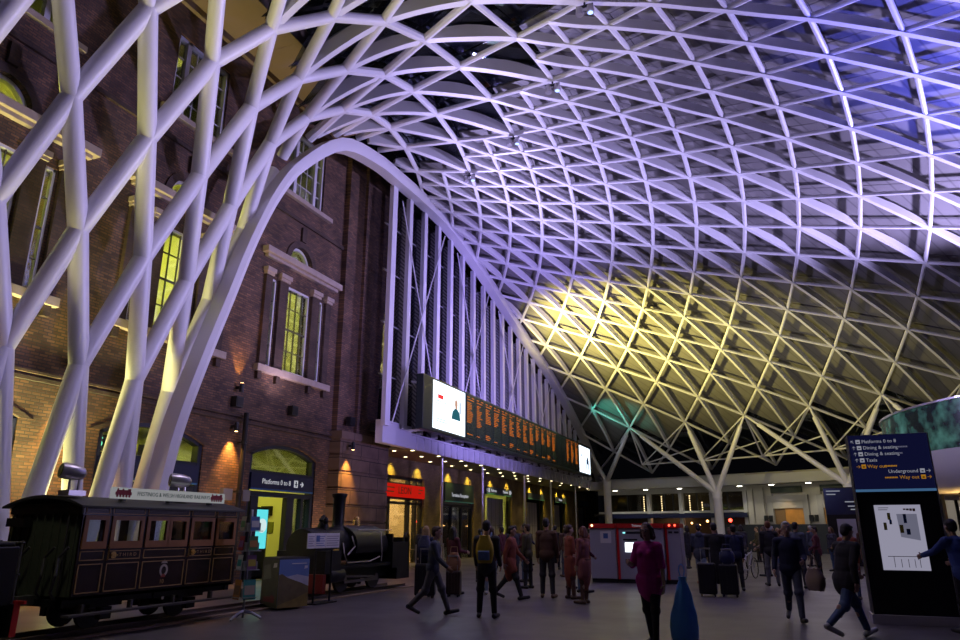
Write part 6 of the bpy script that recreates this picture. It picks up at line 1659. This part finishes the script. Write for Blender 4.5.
# cafe tables behind the rail
t = thing('cafe_rail', 'low pale barrier rail in front of the cafe under the red sign', 'barrier', (-14.4, 29.5, 0))
for y in (28.2, 29.6, 31.0):
    mb = MB(); mb.tube((-14.4, y, .03), (-14.4, y, 1.0), .025); mb.lathe((-14.4, y, .003), [(.16, 0), (.16, .02), (.04, .04)], 14); mb.build('post', CHROME, t, world=True)
mb = MB(); mb.box(-14.43, -14.37, 28.2, 31.0, .86, .96); mb.build('rail', mat('olive_rail', (.2, .18, .1), .5), t, world=True)
for k, (x, y) in enumerate(((-15.3, 28.7), (-15.5, 30.4))):
    t = thing('cafe_table', ['round cafe table behind the rail, left one', 'round cafe table behind the rail, right one'][k], 'table', (x, y, 0), group='cafe tables')
    mb = MB(); mb.lathe((x, y, .72), [(.32, 0), (.33, .01), (.33, .03)], 20); mb.build('tabletop', BED, t, world=True)
    mb = MB(); mb.tube((x, y, .02), (x, y, .72), .03); mb.build('stem', DARK, t, world=True)
    mb = MB(); mb.lathe((x, y, .003), [(.24, 0), (.22, .02), (.04, .03)], 16); mb.build('base', DARK, t, world=True)

# =================================================================== WORLD AND LIGHT
wd = bpy.data.worlds.new('night'); scene.world = wd; wd.use_nodes = True
bg = wd.node_tree.nodes['Background']; bg.inputs[0].default_value = (.06, .06, .09, 1); bg.inputs[1].default_value = .02
VIOLET = (.53, .46, 1.0); BLUE = (.12, .13, 1.0); YELL = (1.0, .84, .22); WARMW = (1, .84, .62); TEAL = (.08, 1, .75)
# violet floods standing on the ticket office and balcony roofs, washing the lattice
light('violet_flood', 'SPOT', (13.5, 33, 6.3), 27000, VIOLET, (-1, 22, 17), .5, 85, .8)
light('violet_flood', 'SPOT', (-12.9, 27, 8.3), 9000, VIOLET, (-2, 25, 16), .4, 125, .9)
light('violet_flood', 'SPOT', (7, 20, 3.5), 4300, (.58, .50, 1), (-13, 14, 13), .5, 75, .8)
light('violet_flood', 'SPOT', (-3, 28, 4.5), 11000, (.42, .33, 1), (-14.5, 36, 12), .5, 75, .9)
light('violet_flood', 'SPOT', (-4, 22, 4.5), 2600, (.42, .33, 1), (-14.5, 27, 8), .5, 60, .9)
light('blue_flood', 'SPOT', (10, 26, 6.2), 16000, BLUE, (9, 21, 16), .4, 75, .8)
# yellow floods on the mezzanine roof and the balcony
light('yellow_flood', 'SPOT', (-12.6, 38, 8.4), 21000, YELL, (-7, 43, 14), .4, 105, 1)
light('yellow_flood', 'SPOT', (12.5, 26, 6.2), 8000, YELL, (12.5, 27, 15), .4, 60, .9)
light('yellow_flood', 'SPOT', (-14.9, 11.5, .4), 4200, (1, .92, .32), (-13.6, 11.6, 9), .3, 80, .8)
light('yellow_flood', 'SPOT', (-15.3, 9.0, .4), 4200, (1, .92, .32), (-14.2, 11.0, 9), .3, 80, .8)
light('teal_flood', 'SPOT', (-13.2, 50, 8.5), 1100, TEAL, (-10.0, 54.3, 10.6), .2, 44, .8)
light('hall_fill', 'SPOT', (0, 36, 3.5), 1500, (1, .92, .8), (3, 50, 12), .6, 130, 1)
# unseen warm spots added at the wall foot to brighten the brick
for y in (7.6, 12.0, 16.9, 23.2):
    light('brick_fill', 'SPOT', (-15.2, y, .25), 330, (1, .62, .36), (-16.3, y + .6, 6), .2, 130, 1)
light('brick_fill', 'SPOT', (-15.0, 19.9, 5.6), 260, (.8, .6, .8), (-16.3, 19.9, 15), .2, 120, 1)  # added spot, higher up, that brightens the upper brick
light('carriage_fill', 'SPOT', (-9.0, 6.0, 7.5), 260, (.95, .88, .8), (-10.8, 9.0, 1.0), .2, 70, .8)  # unseen spot added to brighten the carriage and its dark end
# overhead fill added for general hall light, with no fixtures modelled
light('overhead_fill', 'AREA', (-2, 24, 14.5), 260, (.72, .6, 1), (-6, 22, 0), 3)
light('overhead_fill', 'AREA', (-6, 13, 14.5), 240, (.8, .66, 1), (-8, 12, 0), 3)
light('overhead_fill', 'AREA', (2, 42, 8), 200, (.85, .74, .9), (2, 42, 0), 3)

scene.view_settings.view_transform = 'Standard'; scene.view_settings.look = 'None'
scene.view_settings.exposure = 0.0; scene.view_settings.gamma = 1.0; scene.view_settings.use_curve_mapping = False
scene.cycles.max_bounces = 5; scene.cycles.diffuse_bounces = 2; scene.cycles.glossy_bounces = 2; scene.cycles.transparent_max_bounces = 12
scene.cycles.use_denoising = True; scene.cycles.sample_clamp_indirect = 4; scene.cycles.caustics_reflective = False
